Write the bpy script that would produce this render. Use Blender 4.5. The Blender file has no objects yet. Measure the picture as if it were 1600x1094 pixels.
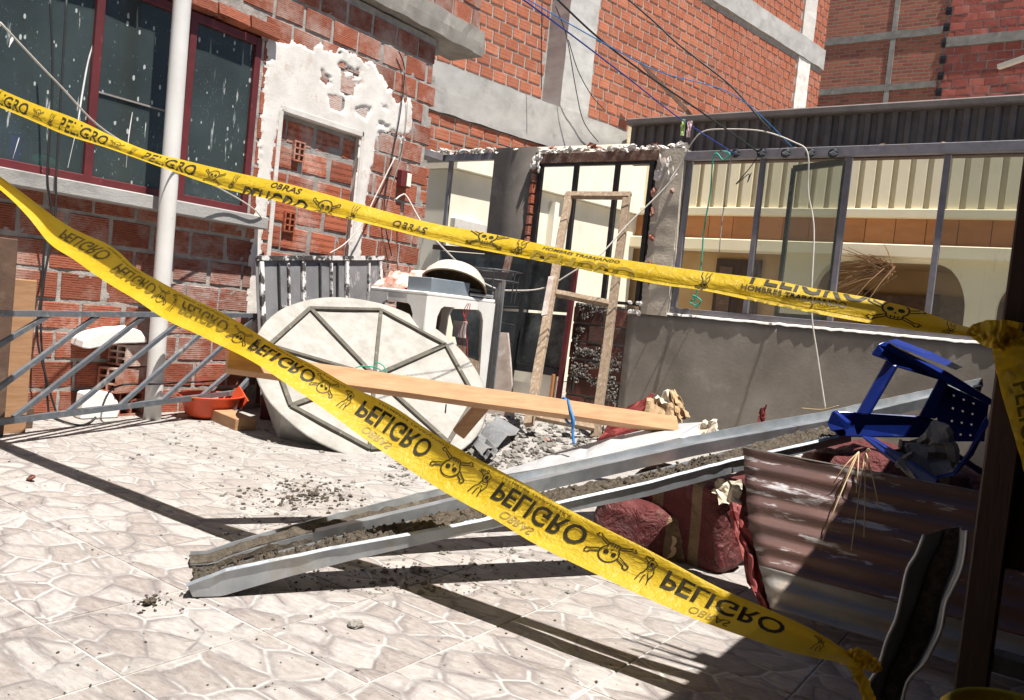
import bpy, math, random
import numpy as np
from mathutils import Vector, Matrix, noise as mnoise

random.seed(7)
SC = bpy.context.scene
COL = SC.collection

# ------------------------------------------------------------------ camera
F_PX = 1258.0
CAM = Vector((0.0, 0.0, 0.88))
YAW, PITCH, ROLL = math.radians(35.52), math.radians(-2.58), math.atan(0.105)
_fh = Vector((-math.sin(YAW), math.cos(YAW), 0)); _rt = Vector((math.cos(YAW), math.sin(YAW), 0)); _z = Vector((0, 0, 1))
FWD = _fh * math.cos(PITCH) + _z * math.sin(PITCH)
_u = _z * math.cos(PITCH) - _fh * math.sin(PITCH)
RGT = _rt * math.cos(ROLL) + _u * math.sin(ROLL)
UPV = -_rt * math.sin(ROLL) + _u * math.cos(ROLL)
cd = bpy.data.cameras.new("camera"); cam = bpy.data.objects.new("camera", cd); COL.objects.link(cam)
cd.sensor_width = 36.0; cd.lens = F_PX / 1600.0 * 36.0; cd.clip_start = 0.05; cd.clip_end = 300
M = Matrix((RGT, UPV, -FWD)).transposed().to_4x4(); M.translation = CAM
cam.matrix_world = M
SC.camera = cam

# ------------------------------------------------------------------ sky, sun, exposure
SUN_TRAVEL = Vector((-0.36, 0.085, -1.0)).normalized()
w = bpy.data.worlds.new("World"); SC.world = w; w.use_nodes = True
nt = w.node_tree; nt.nodes.clear()
sky = nt.nodes.new("ShaderNodeTexSky"); sky.sky_type = 'NISHITA'; sky.sun_disc = False
sky.sun_elevation = math.asin(-SUN_TRAVEL.z); sky.sun_rotation = math.atan2(-SUN_TRAVEL.x, -SUN_TRAVEL.y)
sky.altitude = 3600; sky.dust_density = 0.6
bg = nt.nodes.new("ShaderNodeBackground"); bg.inputs[1].default_value = 0.05
wo = nt.nodes.new("ShaderNodeOutputWorld")
nt.links.new(sky.outputs[0], bg.inputs[0]); nt.links.new(bg.outputs[0], wo.inputs[0])
sl = bpy.data.lights.new("sun", 'SUN'); sl.energy = 5.0; sl.angle = math.radians(0.5); sl.color = (1.0, 0.955, 0.89)
so = bpy.data.objects.new("sun", sl); COL.objects.link(so)
so.rotation_euler = SUN_TRAVEL.to_track_quat('-Z', 'Y').to_euler(); so.location = (3, -1, 9)
vs = SC.view_settings
vs.view_transform = 'Standard'; vs.look = 'None'; vs.exposure = 0.95; vs.gamma = 1.0; vs.use_curve_mapping = False
SC.cycles.max_bounces = 5; SC.cycles.diffuse_bounces = 3; SC.cycles.glossy_bounces = 2; SC.cycles.transparent_max_bounces = 8

# ------------------------------------------------------------------ measuring helpers (photo pixel + real plane -> world point)
def ray(px, py): return FWD + RGT * ((px - 800) / F_PX) - UPV * ((py - 547) / F_PX)
def gx(px, py, X): d = ray(px, py); return CAM + d * ((X - CAM.x) / d.x)
def gy(px, py, Y): d = ray(px, py); return CAM + d * ((Y - CAM.y) / d.y)
def gz(px, py, Z=0.0): d = ray(px, py); return CAM + d * ((Z - CAM.z) / d.z)
def gp(px, py, P, N): d = ray(px, py); P = Vector(P); N = Vector(N); return CAM + d * ((P - CAM).dot(N) / d.dot(N))
def vp(A, B): D = Vector(B) - Vector(A); return Vector(A), Vector((D.y, -D.x, 0))      # upright plane through two plan points

# ------------------------------------------------------------------ materials
def new_mat(name):
    m = bpy.data.materials.new(name); m.use_nodes = True; t = m.node_tree
    return m, t, t.nodes["Principled BSDF"], t.nodes["Material Output"]
def N_(t, kind, **kw):
    n = t.nodes.new(kind)
    for k, v in kw.items():
        if k.startswith('i_'):
            n.inputs[k[2:].replace('_', ' ')].default_value = v
        else: setattr(n, k, v)
    return n
def noise_(t, vec, scale, detail=5, rough=0.55, dist=0.0):
    n = N_(t, "ShaderNodeTexNoise"); n.inputs["Scale"].default_value = scale; n.inputs["Detail"].default_value = detail
    n.inputs["Roughness"].default_value = rough; n.inputs["Distortion"].default_value = dist
    t.links.new(vec, n.inputs["Vector"]); return n.outputs["Fac"]
def ramp_(t, fac, a, b, ca=(0, 0, 0, 1), cb=(1, 1, 1, 1)):
    r = N_(t, "ShaderNodeValToRGB"); e = r.color_ramp.elements
    e[0].position = a; e[1].position = b; e[0].color = ca; e[1].color = cb
    t.links.new(fac, r.inputs[0]); return r.outputs[0]
def mix_(t, fac, a, b, mode='MIX'):
    n = N_(t, "ShaderNodeMix", data_type='RGBA', blend_type=mode)
    for s, v in ((0, fac), (6, a), (7, b)):
        if isinstance(v, (int, float)): n.inputs[s].default_value = v if s == 0 else (v, v, v, 1)
        elif isinstance(v, tuple): n.inputs[s].default_value = v if len(v) == 4 else (*v, 1)
        else: t.links.new(v, n.inputs[s])
    return n.outputs[2]
def math_(t, op, a, b=0.0, clamp=False):
    n = N_(t, "ShaderNodeMath", operation=op, use_clamp=clamp)
    for s, v in ((0, a), (1, b)):
        if isinstance(v, (int, float)): n.inputs[s].default_value = v
        else: t.links.new(v, n.inputs[s])
    return n.outputs[0]
def coords(t, world=False):
    if world:
        g = N_(t, "ShaderNodeNewGeometry"); return g.outputs["Position"]
    c = N_(t, "ShaderNodeTexCoord"); return c.outputs["Object"]
def bump_(t, bsdf, h, strength=0.4, dist=0.01):
    b = N_(t, "ShaderNodeBump"); b.inputs["Strength"].default_value = strength; b.inputs["Distance"].default_value = dist
    t.links.new(h, b.inputs["Height"]); t.links.new(b.outputs[0], bsdf.inputs["Normal"])
def scalev(t, vec, s):
    m = N_(t, "ShaderNodeMapping"); m.inputs["Scale"].default_value = s; t.links.new(vec, m.inputs["Vector"]); return m.outputs[0]
def rnd(t): return N_(t, "ShaderNodeObjectInfo").outputs["Random"]

def pm(name, c1, c2, scale=8, rough=0.75, metal=0.0, bump=0.25, bscale=60, c3=None, s3=3, t3=(0.55, 0.7), rand=0.12, stretch=(1, 1, 1), world=True, bdist=0.006, spec=0.4):
    """worn plain surface: two tones by noise, optional third patch tone, per-object variation, fine relief"""
    m, t, b, o = new_mat(name)
    v = scalev(t, coords(t, world), stretch)
    col = mix_(t, ramp_(t, noise_(t, v, scale, 6, 0.6), 0.35, 0.65), c1, c2)
    if c3: col = mix_(t, ramp_(t, noise_(t, v, s3, 8, 0.68), t3[0], t3[1]), col, c3)
    k = math_(t, 'ADD', math_(t, 'MULTIPLY', rnd(t), 2 * rand), 1 - rand)
    col = mix_(t, 1.0, col, k, 'MULTIPLY')
    t.links.new(col, b.inputs["Base Color"])
    rr = math_(t, 'ADD', math_(t, 'MULTIPLY', noise_(t, v, scale * 3, 4), 0.3), rough - 0.15, True)
    t.links.new(rr, b.inputs["Roughness"]); b.inputs["Metallic"].default_value = metal
    b.inputs["Specular IOR Level"].default_value = spec
    if bump: bump_(t, b, noise_(t, v, bscale, 6, 0.65), bump, bdist)
    return m

def brick_mat(name, c1, c2, period, groove, white=0.0, gcol=0.5, wt=(0.5, 0.66), bd=0.004, rand=0.22):
    m, t, b, o = new_mat(name)
    ob = coords(t); wv = coords(t, True); r = rnd(t)
    col = mix_(t, r, c1, c2)
    col = mix_(t, ramp_(t, noise_(t, wv, 9, 5), 0.35, 0.7), col, mix_(t, 0.5, col, (c1[0]*1.25, c1[1]*1.35, c1[2]*1.4)))
    sep = N_(t, "ShaderNodeSeparateXYZ"); t.links.new(ob, sep.inputs[0])
    z = math_(t, 'ADD', sep.outputs[2], math_(t, 'MULTIPLY', noise_(t, scalev(t, wv, (3, 3, 8)), 3, 3), period * 0.35))
    s = math_(t, 'SINE', math_(t, 'MULTIPLY', z, 2 * math.pi / period))
    g = ramp_(t, math_(t, 'ADD', math_(t, 'MULTIPLY', s, 0.5), 0.5), 0.12, 0.5)
    gn = mix_(t, ramp_(t, noise_(t, scalev(t, wv, (6, 6, 40)), 5, 4), 0.3, 0.62), 1.0 - groove, 1.0)
    gg = mix_(t, 1.0, g, gn, 'LIGHTEN')
    col = mix_(t, math_(t, 'MULTIPLY', math_(t, 'SUBTRACT', 1.0, gg), gcol), col, (c1[0]*0.3, c1[1]*0.28, c1[2]*0.3))
    col = mix_(t, math_(t, 'MULTIPLY', ramp_(t, noise_(t, wv, 2.6, 9, 0.72), wt[0], wt[1]), white), col, (0.62, 0.56, 0.5))
    if name == 'brick_near':
        sw = N_(t, "ShaderNodeSeparateXYZ"); t.links.new(wv, sw.inputs[0])
        dy = math_(t, 'MULTIPLY', math_(t, 'ABSOLUTE', math_(t, 'SUBTRACT', sw.outputs[1], 4.35)), 1.05); dz = math_(t, 'MULTIPLY', math_(t, 'ABSOLUTE', math_(t, 'SUBTRACT', sw.outputs[2], 2.35)), 1.7)
        near_ = math_(t, 'SUBTRACT', 1.15, math_(t, 'ADD', dy, dz), True)
        sm = ramp_(t, math_(t, 'ADD', noise_(t, scalev(t, wv, (1, 1, 2)), 5, 8, .7), math_(t, 'MULTIPLY', near_, .28)), .60, .72)
        col = mix_(t, math_(t, 'MULTIPLY', math_(t, 'MULTIPLY', sm, near_), .6), col, (.62, .58, .53))
        dy = math_(t, 'MULTIPLY', math_(t, 'ABSOLUTE', math_(t, 'SUBTRACT', sw.outputs[1], 3.2)), 2.0); dz = math_(t, 'MULTIPLY', math_(t, 'ABSOLUTE', math_(t, 'SUBTRACT', sw.outputs[2], .85)), 1.6)
        n2 = math_(t, 'SUBTRACT', 1.1, math_(t, 'ADD', dy, dz), True)
        col = mix_(t, math_(t, 'MULTIPLY', math_(t, 'MULTIPLY', n2, ramp_(t, noise_(t, scalev(t, wv, (1, 1, 3)), 6, 8, .7), .40, .62)), .7), col, (.52, .48, .45))
    col = mix_(t, 1.0, col, math_(t, 'ADD', math_(t, 'MULTIPLY', math_(t, 'FRACT', math_(t, 'MULTIPLY', r, 17.3)), 2*rand), 1 - rand), 'MULTIPLY')
    t.links.new(col, b.inputs["Base Color"]); b.inputs["Roughness"].default_value = 0.85; b.inputs["Specular IOR Level"].default_value = 0.25
    h = math_(t, 'ADD', gg, math_(t, 'MULTIPLY', noise_(t, wv, 120, 4), 0.35))
    bump_(t, b, h, 0.7, bd)
    return m

MT = {}
MT['brick_near'] = brick_mat('brick_near', (0.285, 0.083, 0.046), (0.37, 0.122, 0.07), 0.0135, 1.0, 0.42, 1.0, (0.47, 0.64), 0.008)
MT['brick_door'] = brick_mat('brick_door', (0.37, 0.105, 0.052), (0.28, 0.085, 0.055), 0.046, 1.0, 0.42, 0.8, (0.5, 0.64))
MT['brick_tall'] = brick_mat('brick_tall', (0.41, 0.145, 0.08), (0.33, 0.10, 0.055), 0.045, 0.8, 0.10, 0.4, rand=0.16)
MT['brick_far'] = brick_mat('brick_far', (0.36, 0.105, 0.075), (0.27, 0.065, 0.05), 0.05, 0.4, 0.12, 0.3, rand=0.25)
MT['mortar'] = pm('mortar', (0.40, 0.375, 0.34), (0.27, 0.25, 0.23), 14, 0.95, 0, 0.9, 90, (0.5, 0.46, 0.41), 5, bdist=0.008)
MT['concrete'] = pm('concrete', (0.47, 0.46, 0.44), (0.36, 0.35, 0.335), 3, 0.9, 0, 0.5, 60, (0.24, 0.23, 0.215), 2.2, (0.56, 0.74), stretch=(1, 1, 1.6))
MT['concrete_dark'] = pm('concrete_dark', (0.30, 0.28, 0.25), (0.20, 0.185, 0.165), 5, 0.9, 0, 0.6, 80, (0.4, 0.38, 0.34), 3)
MT['concrete_brown'] = pm('concrete_brown', (0.20, 0.155, 0.125), (0.15, 0.115, 0.09), 4, 0.9, 0, 0.4, 60, (0.27, 0.22, 0.18), 3)
MT['plaster'] = pm('plaster', (0.72, 0.695, 0.65), (0.60, 0.565, 0.52), 6, 0.9, 0, 0.35, 70, (0.50, 0.37, 0.30), 5.5, (0.57, 0.70), bdist=0.006)
MT['cement_grey'] = pm('cement_grey', (0.30, 0.268, 0.228), (0.215, 0.188, 0.155), 2.6, 0.85, 0, 0.25, 45, (0.40, 0.365, 0.32), 3.0, (0.55, 0.74), bdist=0.006)
MT['cement_panel'] = pm('cement_panel', (0.235, 0.205, 0.175), (0.17, 0.145, 0.125), 4, 0.7, 0, 0.3, 50, (0.3, 0.27, 0.24), 3)
MT['red_frame'] = pm('red_frame', (0.15, 0.022, 0.025), (0.10, 0.016, 0.018), 9, 0.5, 0, 0.15, 60, (0.33, 0.12, 0.11), 12, (0.62, 0.75), spec=0.5)
MT['white_pvc'] = pm('white_pvc', (0.78, 0.77, 0.74), (0.70, 0.68, 0.645), 4, 0.45, 0, 0.1, 30, (0.5, 0.45, 0.38), 9, (0.66, 0.72))
MT['white_plastic'] = pm('white_plastic', (0.80, 0.79, 0.76), (0.72, 0.70, 0.66), 6, 0.42, 0, 0.08, 40, (0.52, 0.47, 0.40), 7, (0.64, 0.76))
MT['steel_dark'] = pm('steel_dark', (0.075, 0.075, 0.08), (0.045, 0.045, 0.048), 20, 0.55, 0.35, 0.25, 90, (0.16, 0.10, 0.07), 9, (0.6, 0.72))
MT['steel_rail'] = pm('steel_rail', (0.165, 0.18, 0.20), (0.115, 0.13, 0.15), 30, 0.5, 0.3, 0.3, 90, (0.34, 0.32, 0.30), 14, (0.56, 0.68))
MT['steel_black'] = pm('steel_black', (0.022, 0.022, 0.024), (0.035, 0.033, 0.032), 20, 0.45, 0.2, 0.2, 90, (0.09, 0.08, 0.07), 12, (0.6, 0.75))
MT['steel_mauve'] = pm('steel_mauve', (0.25, 0.235, 0.255), (0.19, 0.18, 0.195), 12, 0.55, 0.3, 0.2, 80, (0.24, 0.19, 0.16), 8)
MT['rust'] = pm('rust', (0.22, 0.12, 0.085), (0.15, 0.085, 0.06), 22, 0.85, 0.2, 0.5, 80, (0.36, 0.27, 0.22), 14, (0.5, 0.65))
MT['galv'] = pm('galv', (0.44, 0.47, 0.495), (0.30, 0.325, 0.35), 7, 0.40, 0.7, 0.22, 26, (0.34, 0.32, 0.28), 5, (0.54, 0.72))
MT['galv_bright'] = pm('galv_bright', (0.56, 0.57, 0.58), (0.46, 0.47, 0.48), 9, 0.45, 0.35, 0.12, 40, (0.40, 0.39, 0.37), 6, (0.6, 0.76))
MT['galv_dull'] = pm('galv_dull', (0.30, 0.31, 0.32), (0.22, 0.225, 0.235), 12, 0.55, 0.55, 0.2, 60, (0.36, 0.34, 0.31), 6)
MT['dirt'] = pm('dirt', (0.15, 0.122, 0.09), (0.075, 0.06, 0.045), 40, 1.0, 0, 1.0, 120, (0.24, 0.205, 0.16), 9, (0.58, 0.72), bdist=0.02)
MT['rubble'] = pm('rubble', (0.38, 0.355, 0.315), (0.26, 0.24, 0.21), 18, 0.95, 0, 0.8, 90, (0.45, 0.43, 0.40), 6, rand=0.35, bdist=0.01)
MT['wood'] = pm('wood', (0.47, 0.27, 0.145), (0.37, 0.20, 0.10), 12, 0.75, 0, 0.25, 30, (0.40, 0.20, 0.09), 5, (0.62, 0.72), stretch=(0.6, 0.6, 5), bdist=0.003)
MT['wood_old'] = pm('wood_old', (0.29, 0.21, 0.14), (0.19, 0.135, 0.09), 22, 0.9, 0, 0.5, 60, (0.38, 0.32, 0.26), 26, (0.54, 0.66), stretch=(1.5, 1.5, 0.8))
MT['wood_board'] = pm('wood_board', (0.40, 0.335, 0.29), (0.30, 0.235, 0.20), 7, 0.9, 0, 0.4, 50, (0.52, 0.48, 0.44), 6, (0.5, 0.66))
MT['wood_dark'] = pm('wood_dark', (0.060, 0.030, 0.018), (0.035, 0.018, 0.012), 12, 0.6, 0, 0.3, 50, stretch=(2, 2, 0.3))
MT['wood_brown'] = pm('wood_brown', (0.15, 0.088, 0.058), (0.10, 0.06, 0.042), 10, 0.8, 0, 0.3, 50, (0.22, 0.16, 0.12), 6)
MT['cream'] = pm('cream', (0.86, 0.77, 0.55), (0.80, 0.71, 0.50), 2.0, 0.85, 0, 0.2, 60, (0.66, 0.58, 0.43), 1.6, (0.6, 0.8))
MT['cream_pale'] = pm('cream_pale', (0.84, 0.79, 0.66), (0.78, 0.72, 0.58), 2.5, 0.85, 0, 0.25, 60, (0.68, 0.62, 0.5), 2.5, (0.62, 0.8))
MT['orange_board'] = pm('orange_board', (0.50, 0.22, 0.085), (0.44, 0.185, 0.07), 4, 0.7, 0, 0.12, 40, stretch=(1, 1, 4), rand=0.1)
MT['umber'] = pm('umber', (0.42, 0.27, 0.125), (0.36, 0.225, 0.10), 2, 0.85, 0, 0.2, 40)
MT['fascia'] = pm('fascia', (0.20, 0.172, 0.155), (0.145, 0.125, 0.113), 6, 0.6, 0.15, 0.25, 60, (0.16, 0.10, 0.065), 4, (0.6, 0.74))
MT['tank'] = pm('tank', (0.35, 0.335, 0.305), (0.265, 0.25, 0.225), 11, 0.85, 0, 0.4, 70, (0.285, 0.27, 0.24), 24, (0.54, 0.66))
MT['tank_rib'] = pm('tank_rib', (0.11, 0.098, 0.075), (0.075, 0.068, 0.055), 18, 0.8, 0, 0.4, 80, (0.26, 0.24, 0.2), 16, (0.6, 0.72))
MT['red_plastic'] = pm('red_plastic', (0.66, 0.095, 0.035), (0.58, 0.08, 0.03), 6, 0.4, 0, 0.05, 40)
MT['green_plastic'] = pm('green_plastic', (0.05, 0.25, 0.06), (0.04, 0.2, 0.05), 6, 0.5, 0, 0.05, 40)
MT['foam'] = pm('foam', (0.84, 0.83, 0.80), (0.78, 0.76, 0.72), 20, 0.85, 0, 0.3, 120)
MT['red_box'] = pm('red_box', (0.105, 0.012, 0.013), (0.075, 0.010, 0.010), 8, 0.5, 0.1, 0.15, 60, (0.2, 0.11, 0.1), 13, (0.66, 0.76))
MT['blue_plastic'] = pm('blue_plastic', (0.006, 0.024, 0.20), (0.005, 0.017, 0.14), 5, 0.33, 0, 0.08, 40, (0.05, 0.075, 0.22), 9, (0.62, 0.74), spec=0.6)
MT['bag_red'] = pm('bag_red', (0.25, 0.04, 0.036), (0.19, 0.032, 0.03), 7, 0.65, 0, 0.5, 18, (0.45, 0.15, 0.12), 9, (0.6, 0.75), bdist=0.02)
MT['bag_kraft'] = pm('bag_kraft', (0.46, 0.31, 0.17), (0.38, 0.25, 0.135), 7, 0.75, 0, 0.5, 18, (0.58, 0.46, 0.31), 7, bdist=0.02)
MT['bag_inside'] = pm('bag_inside', (0.62, 0.55, 0.44), (0.52, 0.45, 0.35), 8, 0.8, 0, 0.5, 25, bdist=0.01)
MT['cable_black'] = pm('cable_black', (0.02, 0.02, 0.022), (0.03, 0.03, 0.03), 20, 0.6, 0, 0)
MT['cable_white'] = pm('cable_white', (0.62, 0.58, 0.52), (0.5, 0.46, 0.41), 20, 0.6, 0, 0)
MT['cable_grey'] = pm('cable_grey', (0.33, 0.30, 0.28), (0.25, 0.23, 0.21), 20, 0.6, 0, 0)
MT['cord_blue'] = pm('cord_blue', (0.014, 0.035, 0.19), (0.02, 0.05, 0.24), 20, 0.6, 0, 0)
MT['cord_light_blue'] = pm('cord_light_blue', (0.025, 0.16, 0.42), (0.035, 0.2, 0.5), 20, 0.6, 0, 0)
MT['cord_green'] = pm('cord_green', (0.02, 0.26, 0.17), (0.03, 0.34, 0.24), 20, 0.6, 0, 0)
MT['cord_red'] = pm('cord_red', (0.5, 0.05, 0.04), (0.42, 0.04, 0.035), 20, 0.6, 0, 0)
MT['straw'] = pm('straw', (0.55, 0.42, 0.25), (0.45, 0.33, 0.18), 20, 0.8, 0, 0)
MT['palm'] = pm('palm', (0.36, 0.21, 0.10), (0.27, 0.15, 0.07), 20, 0.85, 0, 0)
MT['cloth_red'] = pm('cloth_red', (0.50, 0.13, 0.085), (0.62, 0.42, 0.34), 22, 0.95, 0, 0.6, 60, (0.80, 0.72, 0.66), 9, (0.5, 0.58), bdist=0.01)
MT['tin'] = pm('tin', (0.29, 0.34, 0.38), (0.24, 0.285, 0.325), 5, 0.45, 0.3, 0.1, 50)
MT['yellow_bucket'] = pm('yellow_bucket', (0.58, 0.46, 0.04), (0.48, 0.37, 0.04), 7, 0.5, 0, 0.1, 40, (0.25, 0.2, 0.08), 7, (0.6, 0.72))
MT['paint_sign'] = pm('paint_sign', (0.022, 0.018, 0.008), (0.03, 0.024, 0.01), 20, 0.5, 0, 0)
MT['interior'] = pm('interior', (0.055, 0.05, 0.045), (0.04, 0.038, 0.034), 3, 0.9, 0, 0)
MT['pink_cloth'] = pm('pink_cloth', (0.70, 0.42, 0.46), (0.8, 0.62, 0.64), 30, 0.9, 0, 0.2)
MT['lime_cloth'] = pm('lime_cloth', (0.42, 0.62, 0.16), (0.55, 0.7, 0.3), 30, 0.9, 0, 0.2)

# window glass: a real see-through pane, dusty, with splashed whitewash
def glass_mat(name, tint, haze, splash, clear):
    m, t, b, o = new_mat(name)
    wv = coords(t, True)
    tr = N_(t, "ShaderNodeBsdfTransparent"); tr.inputs[0].default_value = (*tint, 1)
    b.inputs["Roughness"].default_value = 0.12
    st = scalev(t, wv, (1, 1, 0.45))
    vo = N_(t, "ShaderNodeTexVoronoi", feature='F1'); vo.inputs["Scale"].default_value = 42; vo.inputs["Randomness"].default_value = 1.0
    t.links.new(st, vo.inputs["Vector"])
    sz = math_(t, 'MULTIPLY', math_(t, 'POWER', vo_random(t, vo), 9.0), 0.34)
    dots = math_(t, 'LESS_THAN', vo.outputs["Distance"], sz)
    v2 = N_(t, "ShaderNodeTexVoronoi", feature='F1'); v2.inputs["Scale"].default_value = 95; t.links.new(scalev(t, wv, (1, 1, .7)), v2.inputs["Vector"])
    patch = ramp_(t, noise_(t, wv, 2.4, 4, .6), .38, .62)
    d2 = math_(t, 'LESS_THAN', v2.outputs["Distance"], math_(t, 'MULTIPLY', math_(t, 'MULTIPLY', math_(t, 'POWER', vo_random(t, v2), 3.0), 0.34), patch))
    dots = math_(t, 'MAXIMUM', math_(t, 'MULTIPLY', dots, .8), math_(t, 'MULTIPLY', d2, .7))
    streak = ramp_(t, noise_(t, scalev(t, wv, (9, 9, 1.1)), 2.2, 6, 0.6), 0.655, 0.68)
    smear = math_(t, 'MULTIPLY', ramp_(t, noise_(t, wv, 3.2, 7, 0.7), 0.62, 0.78), 0.35)
    sp = math_(t, 'MULTIPLY', math_(t, 'ADD', math_(t, 'ADD', dots, math_(t, 'MULTIPLY', streak, 0.75)), smear, True), splash, True)
    dust = ramp_(t, noise_(t, wv, 2.0, 6, 0.6), 0.3, 0.75, (*[h * 0.55 for h in haze], 1), (*haze, 1))
    col = mix_(t, sp, dust, (0.66, 0.68, 0.66))
    t.links.new(col, b.inputs["Base Color"])
    t.links.new(math_(t, 'ADD', math_(t, 'MULTIPLY', sp, 0.6), 0.12), b.inputs["Roughness"])
    mx = N_(t, "ShaderNodeMixShader")
    t.links.new(math_(t, 'ADD', math_(t, 'MULTIPLY', sp, clear), 1.0 - clear, True), mx.inputs[0])
    t.links.new(tr.outputs[0], mx.inputs[1]); t.links.new(b.outputs[0], mx.inputs[2]); t.links.new(mx.outputs[0], o.inputs["Surface"])
    return m
def vo_random(t, vo):
    s = N_(t, "ShaderNodeSeparateColor"); t.links.new(vo.outputs["Color"], s.inputs[0]); return s.outputs[0]
MT['glass_splash'] = glass_mat('glass_splash', (0.75, 0.85, 0.83), (0.10, 0.125, 0.125), 0.9, 0.5)
MT['glass_clean'] = glass_mat('glass_clean', (0.95, 0.97, 0.95), (0.36, 0.33, 0.27), 0.05, 0.84)
MT['glass_dark'] = glass_mat('glass_dark', (0.6, 0.62, 0.6), (0.085, 0.09, 0.085), 0.15, 0.35)

# danger tape: thin translucent plastic film
def tape_mat():
    m, t, b, o = new_mat('danger_tape')
    wv = coords(t, True)
    col = mix_(t, ramp_(t, noise_(t, wv, 7, 5), 0.3, 0.7), (0.74, 0.49, 0.018), (0.80, 0.58, 0.045))
    t.links.new(col, b.inputs["Base Color"]); b.inputs["Roughness"].default_value = 0.38
    tl = N_(t, "ShaderNodeBsdfTranslucent"); t.links.new(col, tl.inputs[0])
    mx = N_(t, "ShaderNodeMixShader"); mx.inputs[0].default_value = 0.5
    t.links.new(b.outputs[0], mx.inputs[1]); t.links.new(tl.outputs[0], mx.inputs[2]); t.links.new(mx.outputs[0], o.inputs["Surface"])
    tp = N_(t, 'ShaderNodeBsdfTransparent'); tp.inputs[0].default_value = (.9, .72, .15, 1); m2 = N_(t, 'ShaderNodeMixShader'); m2.inputs[0].default_value = .03
    t.links.new(mx.outputs[0], m2.inputs[1]); t.links.new(tp.outputs[0], m2.inputs[2]); t.links.new(m2.outputs[0], o.inputs['Surface'])
    cr = math_(t, 'ADD', noise_(t, scalev(t, wv, (2.2, 2, 7)), 4, 6, .6, 1.2), math_(t, 'MULTIPLY', noise_(t, scalev(t, wv, (9, 9, 3)), 5, 5, .6, .8), .5))
    bump_(t, b, cr, 0.55, 0.02)
    return m
MT['tape'] = tape_mat()

# ceramic paving tile with a cast crazy-stone face, plus building dust that has settled on the far half of the yard
def tile_mat():
    m, t, b, o = new_mat('stone_tile')
    ob = coords(t); wv = coords(t, True); r = rnd(t)
    cmb = N_(t, "ShaderNodeCombineXYZ"); t.links.new(math_(t, 'MULTIPLY', r, 37.0), cmb.inputs[0]); t.links.new(math_(t, 'MULTIPLY', r, 91.0), cmb.inputs[1])
    add = N_(t, "ShaderNodeVectorMath", operation='ADD'); t.links.new(ob, add.inputs[0]); t.links.new(cmb.outputs[0], add.inputs[1])
    nz = N_(t, "ShaderNodeTexNoise"); nz.inputs["Scale"].default_value = 7; nz.inputs["Detail"].default_value = 5; t.links.new(add.outputs[0], nz.inputs["Vector"])
    ma = N_(t, "ShaderNodeVectorMath", operation='MULTIPLY_ADD'); t.links.new(nz.outputs["Color"], ma.inputs[0])
    ma.inputs[1].default_value = (0.03, 0.03, 0.0); t.links.new(add.outputs[0], ma.inputs[2])
    mp = N_(t, "ShaderNodeMapping"); mp.inputs["Rotation"].default_value = (0, 0, 0.18); mp.inputs["Scale"].default_value = (6.8, 11.0, 1)
    t.links.new(ma.outputs[0], mp.inputs["Vector"])
    ve = N_(t, "ShaderNodeTexVoronoi", feature='DISTANCE_TO_EDGE', voronoi_dimensions='2D'); ve.inputs["Scale"].default_value = 1.0; t.links.new(mp.outputs[0], ve.inputs["Vector"])
    vf = N_(t, "ShaderNodeTexVoronoi", feature='F1', voronoi_dimensions='2D'); vf.inputs["Scale"].default_value = 1.0; t.links.new(mp.outputs[0], vf.inputs["Vector"])
    rc = vo_random(t, vf)
    stone = mix_(t, ramp_(t, rc, 0.15, 0.85), (0.38, 0.325, 0.30), (0.56, 0.525, 0.50))  # per-stone tone, also painting in how each tilted facet catches light
    grain = noise_(t, scalev(t, add.outputs[0], (9, 24, 1)), 2.6, 8, 0.7, 0.2)
    stone = mix_(t, ramp_(t, grain, 0.38, 0.62), mix_(t, 1.0, stone, (0.78, 0.74, 0.72), 'MULTIPLY'), mix_(t, 0.35, stone, (0.50, 0.485, 0.46)))
    joint = mix_(t, ramp_(t, noise_(t, wv, 6.0, 4), 0.44, 0.56), (0.235, 0.205, 0.20), (0.58, 0.565, 0.54))
    edge_shade = mix_(t, ramp_(t, noise_(t, wv, 5.0, 3), 0.40, 0.60), (0.30, 0.258, 0.248), stone)  # joint and edge tones: mauve and white print with relief shading painted in
    col = mix_(t, ramp_(t, ve.outputs["Distance"], 0.10, 0.17), edge_shade, stone)
    e = ramp_(t, ve.outputs["Distance"], 0.02, 0.055)
    col = mix_(t, e, joint, col)
    # dust and plaster powder
    sp = N_(t, "ShaderNodeSeparateXYZ"); t.links.new(wv, sp.inputs[0])
    far = math_(t, 'MULTIPLY', math_(t, 'SUBTRACT', math_(t, 'ADD', sp.outputs[1], math_(t, 'MULTIPLY', sp.outputs[0], -0.22)), 2.1), 0.45, True)
    dn = ramp_(t, noise_(t, wv, 1.7, 8, 0.65), 0.36, 0.64)
    dust = math_(t, 'MULTIPLY', math_(t, 'ADD', math_(t, 'MULTIPLY', far, 0.75), math_(t, 'MULTIPLY', dn, 0.35)), math_(t, 'ADD', math_(t, 'MULTIPLY', noise_(t, wv, 16, 5), 0.8), 0.4), True)
    col = mix_(t, dust, col, mix_(t, noise_(t, wv, 40, 4), (0.31, 0.29, 0.26), (0.46, 0.44, 0.41)))
    t.links.new(col, b.inputs["Base Color"])
    b.inputs["Roughness"].default_value = 0.62; b.inputs["Specular IOR Level"].default_value = 0.35
    h = math_(t, 'ADD', math_(t, 'MULTIPLY', ramp_(t, ve.outputs["Distance"], 0.0, 0.22), 0.8), math_(t, 'MULTIPLY', grain, 0.9))
    bump_(t, b, h, 1.0, 0.016)
    return m
MT['tile'] = tile_mat()
MT['grout'] = pm('grout', (0.52, 0.505, 0.48), (0.30, 0.28, 0.26), 7, 0.95, 0, 0.4, 90)

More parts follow.
